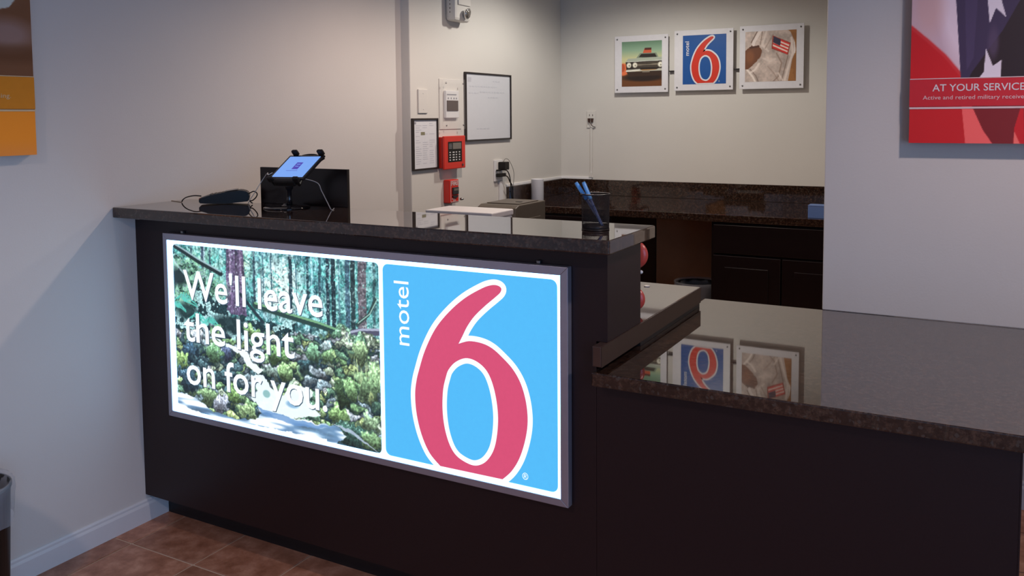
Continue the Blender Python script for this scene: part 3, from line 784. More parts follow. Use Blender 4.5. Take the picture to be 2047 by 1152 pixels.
# pen cup
pc = thing('pen_cup', 'black wire mesh pencil cup at the right end of the bar', 'pen holder', (1.818, .090, ZT))
PC = Vector((1.818, .092, ZT))
def mesh_cup():
    b = MB(); nA, nH, r0, r1, h = 64, 24, .0375, .0395, .098
    for sgn in (1, -1):
        for k in range(nA):
            pts = []
            for q in range(0, 9):
                t = q/8; a = 2*math.pi*(k/nA) + sgn*t*1.15; r = r0+(r1-r0)*t
                pts.append(PC + Vector((r*math.cos(a), r*math.sin(a), .002+t*h)))
            b.tube(pts, .00042, 3, caps=False)
    return b
mesh_cup().build('mesh_wall', M['wire'], pc, label='woven black wire wall')
ring = lambda r, z, w_, nm: MB().tube([PC + Vector((r*math.cos(a), r*math.sin(a), z)) for a in [2*math.pi*i/48 for i in range(49)]], w_, 8).build(nm, M['wire'], pc)
ring(.0395, .100, .0019, 'rim'); ring(.0375, .002, .0019, 'foot_ring')
MB().lathe([(.001, .002), (.037, .002), (.0375, .014), (.0369, .014), (.036, .004), (.001, .004)], PC, n=40).build('base', M['wire'], pc)
for i, (t0, t1, lb) in enumerate((((1.759, .090, 1.340), (1.842, .098, 1.2165), 'light blue pen leaning furthest left in the mesh cup'), ((1.783, .088, 1.342), (1.842, .086, 1.2165), 'light blue pen leaning just right of the other one in the mesh cup'))):
    a, c = Vector(t1), Vector(t0); d = (c-a).normalized(); L = (c-a).length
    pn = thing('pen', lb, 'pen', tuple(a), 'pens in the mesh cup')
    MB().lathe([(.0008, 0), (.0028, .012), (.0042, .018), (.0042, L*.62)], a, axis=d, n=14, close=True).build('barrel', M['pendark'], pn, label='dark translucent barrel')
    MB().lathe([(.0052, L*.62), (.0056, L*.66), (.0056, L-.006), (.0046, L)], a, axis=d, n=14, close=True).build('cap', M['penblue'], pn, label='light blue cap')
    sd_ = d.cross(Vector((0, 1, 0))).normalized()
    MB().obox(a+d*(L*.80)-Vector((0, .0065, 0)), d*.018, sd_*.0016, Vector((0, .0009, 0))).build('clip', M['penblue'], pn)

# ================================================================== BEHIND THE BAR
wp = thing('white_printer', 'flat-topped white office machine just behind the bar', 'printer', (.785, 1.09, .9182))
MB().box(.622, .952, 1.0, 1.185, .9182, 1.094, bev=.006).build('body', M['white'], wp)
MB().box(.618, .956, .996, 1.189, 1.0955, 1.1215, bev=.005).build('lid', M['white'], wp)
MB().box(.66, .91, .992, .9995, .96, .985, bev=.002).build('paper_slot', M['darkgrey'], wp)
dp = thing('dark_printer', 'dark brownish-grey desktop printer behind the white machine', 'printer', (.71, 1.62, .9182))
b = MB().prism([(1.455, .9182), (1.78, .9182), (1.78, 1.101), (1.50, 1.101), (1.468, 1.088), (1.455, 1.03)], .60, .815, axis='x', bev=.004); b.build('body', M['darkgrey'], dp)
MB().box(.618, .797, 1.53, 1.74, 1.1012, 1.1055, bev=.002).build('lid', M['darkgrey'], dp)
MB().box(.63, .785, 1.447, 1.4545, .98, 1.0, bev=.002).build('output_slot', M['black'], dp)
MB().box(.74, .77, 1.60, 1.62, 1.1057, 1.1075, bev=.001).build('release_button', M['black'], dp)
MB().box(.8152, .819, 1.50, 1.72, .94, 1.03, bev=.002).build('side_cover', M['darkgrey'], dp)
# red rounded object behind bar wall end and white coin-like disc
ro = thing('red_paddle', 'red object of two rounded lobes with a white knob, peeking out behind the bar end', 'ornament', (1.825, .37, .9182))
MB().lathe([(.001, -.012), (.030, -.010), (.043, -.004), (.0445, 0), (.043, .004), (.030, .010), (.001, .012)], (1.828, .37, 1.100), axis=(0, 1, 0), n=36).build('disc', M['pink'], ro)
MB().lathe([(.0005, -.006), (.0045, -.004), (.006, 0), (.0045, .004), (.0005, .006)], (1.853, .362, 1.048), n=14).build('knob', M['white'], ro, label='small white knob')
MB().tube([(1.828, .37, .925), (1.828, .37, 1.06)], .005, 10).build('stem', M['pink'], ro)
MB().lathe([(.001, -.012), (.026, -.010), (.036, -.004), (.0375, 0), (.036, .004), (.026, .010), (.001, .012)], (1.826, .37, .962), axis=(0, 1, 0), n=36).build('disc', M['pink'], ro)
MB().tube([(1.828, .37, 1.045), (1.853, .362, 1.047)], .002, 8).build('knob_arm', M['black'], ro)
MB().lathe([(.001, 0), (.013, 0), (.012, .006), (.001, .008)], (1.828, .37, .9182), n=28).build('base', M['pink'], ro)
cn = MB().lathe([(.001, 0), (.0095, 0), (.0105, .0015), (.0095, .003), (.001, .003)], (1.722, .775, .9182), n=28).build('white_disc', M['offwhite'], None, origin=(1.722, .775, .9182))
props(cn, 'small white round disc lying alone on the brown staff desk', 'disc')

# ================================================================== BACK COUNTER
CF, CZ = 2.70, .963
bk = MB().box(NX+.001, 2.459, CF, YB-.022, CZ-.042, CZ, bev=.003).build('back_worktop', M['granite'], None)
props(bk, 'dark granite slab along the back wall under the three pictures', 'worktop')
bs = thing('backsplash', 'low dark granite backsplash strip around the back worktop', 'backsplash', (1.2, YB-.01, CZ))
MB().box(NX+.022, 2.459, YB-.0215, YB-.0005, CZ+.0002, 1.073, bev=.002).build('back_strip', M['granite'], bs)
MB().box(NX+.0005, NX+.0215, CF+.03, YB-.001, CZ+.0002, 1.073, bev=.002).build('side_strip', M['granite'], bs)
MB().box(NX+.0005, NX+.010, CF+.03, YB-.001, 1.0732, 1.091, bev=.002).build('caulk_line', M['caulk'], bs, label='white caulk bead')
MB().box(NX+.0005, .30, YB-.010, YB-.0005, 1.0732, 1.091, bev=.002).build('caulk_line', M['caulk'], bs, label='white caulk bead')
def cabinet(name, label, x0, x1):
    t = thing(name, label, 'cabinet', ((x0+x1)/2, 3.1, 0))
    b = MB(); b.box(x0, x1, CF+.03, YB-.01, .09, CZ-.0425); b.build('body', M['espresso'], t)
    MB().box(x0, x1, CF+.09, YB-.02, 0, .09).build('toe_kick', M['laminate_dark'], t)
    dr = MB().box(x0+.015, x1-.012, CF+.010, CF+.0295, .742, .905, bev=.003).build('drawer', M['espresso'], t)
    mid = (x0+x1)/2 if x1 < 2.3 else 1.793
    for a, c in ((x0+.015, mid-.004), (mid+.004, x1-.012)):
        d = MB().box(a, c, CF+.010, CF+.0295, .11, .730, bev=.003).build('door', M['espresso'], t)
        MB().box(a+.065, c-.065, CF+.004, CF+.0105, .18, .665, bev=.003).build('raised_panel', M['espresso'], d)
    return t
cabinet('base_cabinet', 'espresso base cabinet right of the kneehole with one wide drawer', 1.402, 2.19)
cabinet('base_cabinet', 'espresso base cabinet left of the kneehole in the corner', .06, .785)
kp = MB().box(.787, 1.400, YB-.012, YB-.0006, .0006, CZ-.0425).build('kneehole_panel', plain('brown_wood_panel', (.74, .36, .17), .5, var=.12, scale=8), None, origin=(1.1, YB-.006, 0))
props(kp, 'plain brown back panel inside the kneehole under the back worktop', 'panel')
bp_ = thing('blue_box', 'small blue box standing at the right end of the back worktop front edge', 'box', (2.03, 2.78, CZ+.0003))
MB().box(1.927, 2.13, 2.740, 2.82, CZ+.0003, 1.026, bev=.002).build('body', M['bluepaper'], bp_)
MB().box(1.9265, 2.1305, 2.7395, 2.8205, 1.0263, 1.034, bev=.001).build('lid', M['bluepaper'], bp_)
cup = thing('paper_cup', 'tall plain white cylinder cup on the back worktop in the corner', 'cup', (.145, 3.0, CZ+.0003))
MB().lathe([(.001, 0), (.040, 0), (.042, .002), (.042, .142), (.0435, .145), (.0405, .145), (.0395, .006), (.001, .006)], (.145, 3.0, CZ+.0003), n=40).build('wall', M['paper'], cup)
MB().lathe([(.0001, 0), (.0175, 0), (.018, .004), (.012, .008), (.0001, .008)], (.155, 2.93, CZ+.0003), n=20).build('black_cap', M['black'], None)
o_ = bpy.data.objects['black_cap']; props(o_, 'small black round cap lying in front of the white cup', 'cap')

# trash cans
def trash(name, label, c, r, h, group=None):
    t = thing(name, label, 'trash can', (c[0], c[1], 0.0))
    MB().lathe([(.001, .001), (r*.80, .001), (r*.82, .004), (r*.97, h-.01), (r, h-.008), (r, h), (r*.95, h), (r*.93, h-.02), (r*.78, .012), (r*.5, .010), (.001, .010)], c, n=48).build('bin', M['black'], t)
    b = MB(); n = 72; rings = []
    rr = [(.80, -.12), (.90, -.03), (.965, .004), (1.02, .012), (1.055, .004), (1.06, -.018), (1.03, -.05), (1.02, -.085), (1.01, -.11)]
    rng = np.random.RandomState(int(h*100))
    for q, (f, dz) in enumerate(rr):
        ring_ = []
        for i in range(n):
            a = 2*math.pi*i/n; wv = 1+.012*math.sin(a*11+q*.8)+.010*math.sin(a*23+q*1.7)+rng.uniform(-.006, .006)
            ring_.append(b.bm.verts.new((c[0]+r*f*wv*math.cos(a), c[1]+r*f*wv*math.sin(a), h+dz+.006*math.sin(a*5+q)*(q > 5))))
        rings.append(ring_)
    for A, B in zip(rings[:-1], rings[1:]):
        for i in range(n): f = b.bm.faces.new([A[i], A[(i+1) % n], B[(i+1) % n], B[i]]); f.smooth = True
    b.build('liner', M['bag'], t, label='clear plastic liner folded over the rim')
    return t
trash('trash_can', 'black round trash can with clear liner beside the left wall', (.160, -.745, 0), .128, .445)
trash('trash_can', 'black round trash can with clear liner in the back counter kneehole', (1.235, 3.02, 0), .135, .50)

# ================================================================== NOOK LEFT WALL ITEMS (plane x = NX, faces +x)
N0 = NX + .0006
def wallbox(b, y0, y1, z0, z1, d0, d1, bev=0.0): return b.box(N0+d0, N0+d1, y0, y1, z0, z1, bev=bev)
def frame_x(parent, y0, y1, z0, z1, t, d, mat, name='frame'):
    for (a, b_, c, e) in ((y0, y1, z1-t, z1), (y0, y1, z0, z0+t), (y0, y0+t, z0+t, z1-t), (y1-t, y1, z0+t, z1-t)):
        wallbox(MB(), a, b_, c, e, 0, d, bev=.001).build(name, mat, parent)
DY, DZ = Vector((0, 1, 0)), Vector((0, 0, 1))
# whiteboard
wbd = thing('whiteboard', 'large blank-looking whiteboard in thin black frame on nook wall', 'whiteboard', (NX, 2.51, 1.38))
frame_x(wbd, 2.228, 2.783, 1.379, 1.791, .0085, .016, M['frameblack'])
wallbox(MB(), 2.238, 2.773, 1.389, 1.781, 0, .008).build('board', M['board'], wbd)
for i, (y, z, L, hh, s_) in enumerate(((2.262, 1.742, .05, .030, '#'),)):
    wallbox(MB(), 2.262, 2.300, 1.735, 1.762, .0082, .0086).build('faint_stamp', M['lcd'] if 0 else plain('faint_ink', (.50, .50, .54), .5), wbd)
fi = plain('faint_marker', (.53, .54, .58), .5)
rg = random.Random(3)
for z, a, c in ((1.705, 2.28, 2.60), (1.672, 2.40, 2.70), (1.665, 2.27, 2.38), (1.640, 2.50, 2.62), (1.45, 2.36, 2.52), (1.74, 2.56, 2.64)):
    y = a
    b = MB()
    while y < c:
        L = rg.uniform(.012, .032); wallbox(b, y, min(y+L, c), z, z+.007, .0082, .0086); y += L+.012
    b.build('faint_writing', fi, wbd)
# framed notice
nt = thing('framed_notice', 'black-framed printed notice left of the fire alarm panel', 'framed notice', (NX, 1.81, 1.24))
frame_x(nt, 1.688, 1.932, 1.236, 1.520, .010, .016, M['frameblack'])
wallbox(MB(), 1.697, 1.923, 1.245, 1.511, 0, .008).build('paper', M['paper'], nt)
b = MB()
for k in range(20):
    z = 1.490-k*.0115
    for c_, (a, e) in enumerate(((1.720, 1.775), (1.785, 1.84), (1.85, 1.905))):
        if rg.random() < .8 and not (c_ == 1 and 5 < k < 9): wallbox(b, a, a+(e-a)*rg.uniform(.5, 1), z, z+.0025, .0082, .0085)
b.build('print', plain('pale_print', (.50, .50, .55), .6), nt, kind='stuff')
wallbox(MB(), 1.706, 1.724, 1.488, 1.500, .0082, .0086).build('printed_mark', M['ink'], nt)
wallbox(MB(), 1.768, 1.806, 1.428, 1.445, .0082, .0086).build('printed_block', plain('olive_print', (.22, .20, .12), .6), nt)
# blank plate
pl_ = thing('blank_wall_plate', 'plain white blank plate above the framed notice', 'wall plate', (NX, 1.797, 1.548))
wallbox(MB(), 1.753, 1.841, 1.548, 1.678, 0, .008, bev=.002).build('plate', M['offwhite'], pl_)
for z in (1.570, 1.656): MB().lathe([(.0001, 0), (.003, 0), (.003, .001), (.0001, .001)], (N0+.0081, 1.797, z), axis=(1, 0, 0), n=10).build('screw', M['white'], pl_)
# thermostat under clear guard
th = thing('thermostat', 'thermostat under a clear screwed-on guard left of the whiteboard', 'thermostat', (NX, 2.07, 1.455))
wallbox(MB(), 1.962, 2.190, 1.456, 1.742, .0005, .004, bev=.001).build('back_plate', M['offwhite'], th)
wallbox(MB(), 1.962, 2.190, 1.456, 1.742, .030, .033, bev=.001).build('clear_guard', M['clear'], th, label='clear plastic guard')
bd = wallbox(MB(), 2.003, 2.138, 1.520, 1.676, .004, .022, bev=.003).build('body', M['white'], th)
wallbox(MB(), 2.008, 2.125, 1.560, 1.620, .0222, .026, bev=.001).build('display', M['brown'], bd, label='dark brown mottled display')
for y in (2.02, 2.05, 2.08, 2.105): wallbox(MB(), y, y+.010, 1.628, 1.637, .0222, .024, bev=.0006).build('button', M['cardgrey'], bd)
wallbox(MB(), 2.012, 2.11, 1.650, 1.657, .0222, .023).build('printed_line', M['cardgrey'], bd)
for y in (1.985, 2.165):
    for z in (1.478, 1.718): MB().lathe([(.0001, 0), (.005, 0), (.005, .003), (.0001, .004)], (N0+.0332, y, z), axis=(1, 0, 0), n=12).build('screw', M['steel'], th)
# fire alarm annunciator
fa = thing('fire_alarm_panel', 'red wall box with black keypad display, left of whiteboard corner', 'alarm panel', (NX, 2.04, 1.23))
wallbox(MB(), 1.941, 2.150, 1.236, 1.413, 0, .036, bev=.004).build('back_box', M['red'], fa)
door = wallbox(MB(), 1.934, 2.158, 1.230, 1.418, .0362, .050, bev=.004).build('door', M['red'], fa)
wallbox(MB(), 1.972, 2.118, 1.270, 1.386, .0502, .0515, bev=.001).build('keypad', M['black'], door, label='black keypad face')
wallbox(MB(), 2.020, 2.108, 1.343, 1.379, .0516, .0525, bev=.001).build('screen', M['lcd'], door, label='grey screen')
for r in range(4):
    for c_ in range(4):
        wallbox(MB(), 1.984+c_*.033, 1.996+c_*.033+(.007 if c_ == 1 else 0), 1.279+r*.0145, 1.285+r*.0145, .0516, .0530).build('key', M['white'], door)
for r in range(4): wallbox(MB(), 1.980, 2.012, 1.347+r*.008, 1.350+r*.008, .0516, .0522).build('label_strip', M['cardgrey'], door)
wallbox(MB(), 2.118, 2.130, 1.244, 1.256, .0502, .056, bev=.002).build('lock', M['steel'], door)
# fire pull station
fp = thing('fire_pull_station', 'red FIRE pull station on the wall below the red alarm panel', 'fire alarm', (NX, 2.04, 1.03))
wallbox(MB(), 1.994, 2.090, 1.034, 1.168, 0, .046, bev=.006).build('housing', M['red'], fp)
X = N0+.0465
def line_x(y0, y1, z0, z1): MB().box(X, X+.0008, y0, y1, z0, z1).build('white_line', M['white'], fp)
for q in ((2.000, 2.084, 1.160, 1.162), (2.000, 2.084, 1.040, 1.042), (2.000, 2.002, 1.040, 1.162), (2.082, 2.084, 1.040, 1.162)): line_x(*q)
lettering('lettering', 'FIRE', (X+.001, 2.008, 1.135), DY, DZ, .070, .0215, M['white'], fp, bold=.01)
hd = MB().box(X, X+.010, 2.014, 2.072, 1.084, 1.124, bev=.002).build('handle', M['pulldark'], fp, label='black pull handle')
MB().box(X+.0102, X+.0112, 2.020, 2.066, 1.105, 1.118).build('handle_label', M['lcd'], hd)
MB().prism([(2.012, 1.076), (2.074, 1.076), (2.062, 1.066), (2.043, 1.062), (2.024, 1.066)], X, X+.006, axis='x').build('handle_guard', M['pulldark'], fp)
lettering('lettering', 'PULL', (X+.001, 2.012, 1.054), DY, DZ, .036, .0085, M['white'], fp, bold=.01)
lettering('lettering', 'DOWN', (X+.001, 2.022, 1.044), DY, DZ, .030, .0075, M['white'], fp, bold=.01)
MB().lathe([(.0001, 0), (.007, 0), (.007, .012), (.0045, .014), (.0045, .020), (.0001, .020)], (X, 2.100, 1.051), axis=(1, .3, 0), n=16).build('key_lock', M['steel'], fp)
# emergency light
el = thing('emergency_light', 'off-white emergency light unit high on the nook wall', 'emergency light', (NX, 2.1, 2.07))
wallbox(MB(), 2.035, 2.205, 2.070, 2.45, 0, .070, bev=.018).build('housing', M['offwhite'], el)
wallbox(MB(), 2.060, 2.190, 2.160, 2.43, .0705, .078, bev=.004).build('front_cover', M['offwhite'], el)
for k in range(8): MB().lathe([(.0001, 0), (.0032, 0), (.0032, .0006), (.0001, .0006)], (N0+.034, 2.0346, 2.118+k*.022), axis=(0, -1, 0), n=10).build('vent_hole', M['brown'], el)
lh = MB().lathe([(.001, 0), (.020, .002), (.030, .016), (.031, .026), (.027, .028), (.020, .014), (.001, .010)], (N0+.074, 2.125, 2.118), axis=(.95, .1, -.25), n=28).build('lamp_head', M['chrome'], el)
MB().lathe([(.0001, 0), (.024, 0), (.020, .006), (.0001, .009)], (N0+.098, 2.127, 2.112), axis=(.95, .1, -.25), n=24).build('lens', M['lcd'], lh)
# outlet with plugs on the nook wall
ou = thing('wall_outlet', 'white power outlet plate at the left end of the backsplash', 'outlet', (NX, 2.64, 1.11))
wallbox(MB(), 2.568, 2.668, 1.118, 1.252, 0, .010, bev=.002).build('plate', M['white'], ou)
wallbox(MB(), 2.592, 2.644, 1.130, 1.240, .0102, .0125, bev=.002).build('receptacle', M['offwhite'], ou)
rc = thing('cable_raceway', 'white surface raceway running down from the nook outlet', 'raceway', (NX, 2.64, .97))
wallbox(MB(), 2.628, 2.668, .9665, 1.117, 0, .014, bev=.002).build('channel', M['white'], rc)
ap = thing('power_adapter', 'blocky black power adapter in the upper socket of the nook outlet', 'adapter', (NX+.03, 2.62, 1.19))
MB().box(N0+.014, N0+.062, 2.604, 2.664, 1.190, 1.240, bev=.004).build('block', M['black'], ap)
MB().tube(smooth_path([(N0+.04, 2.625, 1.240), (N0+.045, 2.640, 1.258), (N0+.045, 2.680, 1.252), (N0+.045, 2.722, 1.215), (N0+.045, 2.752, 1.165), (N0+.045, 2.748, 1.100), (N0+.045, 2.74, 1.05)], 6), .0014, 6).build('cord', M['black'], ap)
for k, (z, lb) in enumerate(((1.195, 'black plug with thick cord just below the power adapter'), (1.158, 'lowest black plug with thick cord in the nook outlet'))):
    pg = thing('power_plug', lb, 'plug', (NX+.03, 2.6, z), 'plugs in the nook outlet')
    MB().box(N0+.0135, N0+.040, 2.575, 2.600 if k == 0 else 2.66, z-.012, z+.010 if k else z-.002, bev=.003).build('body', M['black'], pg)
    y0 = 2.640+.004*k
    MB().tube(smooth_path([(N0+.03, y0-.03, z-.004), (N0+.045, y0+.02, z-.012), (N0+.045, y0+.055, z-.050), (N0+.045, y0+.070+.012*k, 1.085), (N0+.045, y0+.075+.016*k, 1.03), (N0+.045, y0+.10, .975)], 6), .0035, 8).build('cord', M['black'], pg)

# ================================================================== BACK WALL ITEMS
def pic(label, x0, x1, z0, z1, cat='picture'):
    t = thing('wall_picture', label, cat, ((x0+x1)/2, YB-.018, z0), 'three square pictures on the back wall')
    MB().box(x0, x1, YB-.036, YB-.030, z0, z1, bev=.0015).build('face_plate', M['p_white'], t, label='white face plate')
    MB().box(x0+.012, x1-.012, YB-.0298, YB-.0006, z0+.012, z1-.012).build('backing_block', M['offwhite'], t)
    for x in (x0+.02, x1-.02):
        for z in (z0+.022, z1-.022): MB().lathe([(.0001, 0), (.0055, 0), (.005, .003), (.0001, .004)], (x, YB-.0361, z), axis=(0, -1, 0), n=14).build('screw', M['steel'], t)
    return t
PY = YB-.0368
def car_art():
    P = Paint(120, 124, 3); U, V = P.U, P.V
    sky = np.stack([np.interp(V, [.45, .62, .80, 1], a) for a in ((196, 186, 130, 92), (180, 184, 158, 122), (120, 138, 132, 98))], -1); P.I = sky.copy()
    P.blend((V < .47)*1., (176, 130, 70)); P.blend((V < .30)*1., (92, 58, 28)); P.blend(np.clip((.22-V)*6, 0, 1), (62, 36, 18))
    P.ell(.05, .38, .12, .14, (206, 104, 62), soft=.3); P.ell(.02, .42, .06, .09, (170, 74, 42), soft=.3)
    P.blend((V < .24)*(U < 1)*.9, (100, 58, 26)); P.ell(.55, .20, .50, .085, (34, 22, 16), soft=.5)
    P.poly([(.37, .63), (.46, .735), (.86, .735), (.93, .61)], (118, 130, 112)); P.poly([(.43, .645), (.49, .715), (.83, .715), (.88, .63)], (38, 34, 30))
    P.poly([(.53, .735), (.57, .83), (.74, .83), (.74, .735)], (188, 84, 54)); P.poly([(.57, .80), (.58, .845), (.74, .845), (.74, .80)], (74, 38, 30))
    P.poly([(.10, .545), (.16, .62), (.93, .64), (1.01, .64), (1.01, .56), (.12, .54)], (154, 162, 146)); P.line([(.12, .545), (1.0, .565)], .008, (206, 208, 196))
    P.poly([(.10, .545), (1.01, .56), (1.01, .37), (.12, .37)], (36, 30, 26))
    k = P.poly([(.38, .53), (.90, .545), (.90, .42), (.38, .42)]); P.blend(k*((np.floor(U*60) % 2) > 0)*.6, (120, 110, 92)); P.line([(.38, .475), (.9, .485)], .006, (150, 140, 120))
    for x in (.185, .335, .96):
        P.ell(x, .475, .062, .062, (170, 166, 150), soft=.2); P.ell(x, .475, .045, .045, (222, 218, 200), soft=.2); P.ell(x+.01, .465, .022, .022, (150, 146, 130), soft=.4)
    P.poly([(.12, .375), (.45, .39), (.50, .355), (.85, .36), (.92, .39), (1.01, .39), (1.01, .34), (.10, .33)], (172, 170, 156)); P.line([(.12, .345), (.45, .36)], .008, (226, 222, 206))
    P.poly([(.12, .33), (1.01, .34), (1.01, .24), (.20, .22)], (50, 34, 24)); P.poly([(.52, .35), (.70, .35), (.70, .31), (.52, .31)], (120, 112, 96))
    return P
def arm_art():
    P = Paint(132, 130, 5); U, V = P.U, P.V; n1, n2 = P.noise(6, 6, 3), P.noise(30, 30, 2)
    P.I = np.ones((P.H, P.W, 3))*np.array((128, 84, 42)); P.blend((n1 > .5)*.4, (150, 104, 58))
    body = P.poly([(-.02, 1.02), (.2, 1.02), (.80, 1.02), (.88, .96), (.96, .78), (.99, .60), (.92, .42), (.84, -.02), (-.02, -.02)])
    P.blend(body, np.array((172, 156, 146))*(.78+.4*n1[..., None])*(.92+.16*n2[..., None]))
    for p, w_, c, a in (([(.30, 1.0), (.18, .80), (.14, .66)], .030, (214, 202, 194), .8), ([(.24, 1.0), (.12, .78)], .010, (96, 74, 62), .8), ([(.42, 1.0), (.34, .72), (.46, .60)], .02, (206, 194, 184), .6),
                        ([(.34, .98), (.30, .74)], .010, (118, 98, 86), .7), ([(.55, .92), (.40, .66)], .014, (132, 112, 100), .5), ([(.62, .55), (.72, .36), (.66, .1), (.56, .0)], .014, (120, 98, 84), .6),
                        ([(.90, .84), (.93, .55), (.84, .25), (.78, .02)], .022, (206, 192, 182), .7), ([(.84, .50), (.78, .25), (.72, .02)], .010, (110, 90, 78), .7), ([(.96, .75), (.97, .55)], .012, (222, 212, 204), .6),
                        ([(.05, .24), (.16, .10), (.22, -.02)], .020, (214, 202, 192), .8), ([(.10, .26), (.22, .12), (.28, -.02)], .008, (100, 80, 70), .7), ([(.28, .36), (.20, .24), (.10, .18)], .02, (212, 198, 188), .7),
                        ([(.45, .30), (.56, .18), (.66, .02)], .012, (134, 112, 100), .5), ([(.66, .16), (.74, .02)], .016, (210, 196, 186), .6), ([(.36, .46), (.50, .40), (.60, .44)], .018, (200, 186, 176), .5)):
        P.line(p, w_, c, a)
    P.poly([(-.02, .58), (.04, .66), (.14, .72), (.28, .72), (.33, .62), (.30, .50), (.20, .38), (.06, .26), (-.02, .24)], (98, 58, 34), jit=(n1, n2, .04))
    P.ell(.10, .50, .08, .12, (128, 78, 44), soft=.7, a=.6); P.line([(.10, .68), (.26, .70)], .02, (64, 34, 20), .8)
    fl = np.array([(.56, .885), (.87, .735), (.82, .53), (.54, .665)]); P.poly([tuple(q) for q in fl+np.array([(-.02, .02), (.02, .01), (.02, -.02), (-.02, -.02)])], (136, 52, 36))
    for i in range(7):
        t0, t1 = i/7, (i+1)/7; L0, L1, R0, R1 = fl[0]+(fl[3]-fl[0])*t0, fl[0]+(fl[3]-fl[0])*t1, fl[1]+(fl[2]-fl[1])*t0, fl[1]+(fl[2]-fl[1])*t1
        P.poly([tuple(L0), tuple(R0), tuple(R1), tuple(L1)], (190, 40, 34) if i % 2 == 0 else (216, 190, 178))
    a, b_ = fl[0], fl[0]+(fl[1]-fl[0])*.45; P.poly([tuple(a), tuple(b_), tuple(b_+(fl[3]-fl[0])*.55), tuple(a+(fl[3]-fl[0])*.55)], (44, 40, 62))
    return P
t = pic('left picture of the back-wall trio, showing a vintage car head-on', .486, .872, 1.683, 2.072)
raster('car_print', car_art(), .540, .828, 1.725, 2.032, PY, M['print'], t, gain=1.3, label='photo of a vintage car')
t = pic('middle picture of the back-wall trio, blue with a red 6', .915, 1.311, 1.689, 2.088)
LX0, LX1, LZ0, LZ1 = .974, 1.265, 1.730, 2.053
flat('logo_panel', [(LX0, LZ0), (LX1, LZ0), (LX1, LZ1), (LX0, LZ1)], PY, M['p_blue'], t, label='blue logo panel')
sx, sz = (LX1-LX0)/.610, (LZ1-LZ0)/.615
numeral(t, lambda x, z: (LX0+(x-BX0+.008)*sx*1.02, max(LZ0+.0005, min(LZ1, LZ0+(z-IZ0-.004)*sz*1.02))), PY-.0002, M['p_white'], M['p_red'], M['p_blue'], .0190, step=.0005)
lettering('lettering', 'motel', (1.016, PY-.0008, 1.920), UP, -RT, .094, .026, M['p_white'], t, bold=.012)
lettering('lettering', '®', (1.215, PY-.0008, 1.742), RT, UP, .009, .009, M['p_white'], t)
t = pic('right picture of the back-wall trio, uniformed arm with flag patch', 1.352, 1.752, 1.690, 2.094)
raster('arm_print', arm_art(), 1.388, 1.706, 1.736, 2.056, PY, M['print'], t, gain=1.4, label='photo of a uniformed arm with flag patch')
for x, lb in ((.8935, 'short dark link bar between the car picture and the blue picture'), (1.3315, 'short dark link bar between the blue picture and the arm picture')):
    o_ = MB().box(x-.0195, x+.0185, YB-.024, YB-.0008, 1.818, 1.826, bev=.001).build('link_bar', M['frameblack'], None, origin=(x, YB-.01, 1.82)); props(o_, lb, 'bracket')
# back outlet with raceway
o2 = thing('wall_outlet', 'small white outlet with two dark plugs left of the pictures', 'outlet', (.297, YB, 1.44))
MB().box(.262, .330, YB-.009, YB-.0006, 1.440, 1.560, bev=.002).build('plate', M['offwhite'], o2)
for x in (.284, .308):
    MB().prism([(x-.009, 1.508), (x+.009, 1.508), (x+.004, 1.478), (x-.003, 1.478)], YB-.026, YB-.0095, axis='y', bev=.001).build('socket', M['brown'], o2)
    MB().box(x-.002, x+.002, YB-.011, YB-.0095, 1.524, 1.536).build('slot', M['brown'], o2)
MB().tube(smooth_path([(.29, YB-.022, 1.49), (.305, YB-.03, 1.465), (.318, YB-.02, 1.450), (.330, YB-.012, 1.447)], 5), .0022, 6).build('plug_wire', M['brown'], o2)
r2 = thing('cable_raceway', 'thin painted raceway from the small outlet down to the back worktop', 'raceway', (.297, YB, 1.087))
MB().box(.288, .306, YB-.012, YB-.0006, 1.087, 1.439, bev=.002).build('channel', M['wall_nook'], r2)
MB().prism([(.280, 1.087), (.314, 1.087), (.306, 1.125), (.288, 1.125)], YB-.016, YB-.0121, axis='y', bev=.001).build('foot', M['wall_nook'], r2)

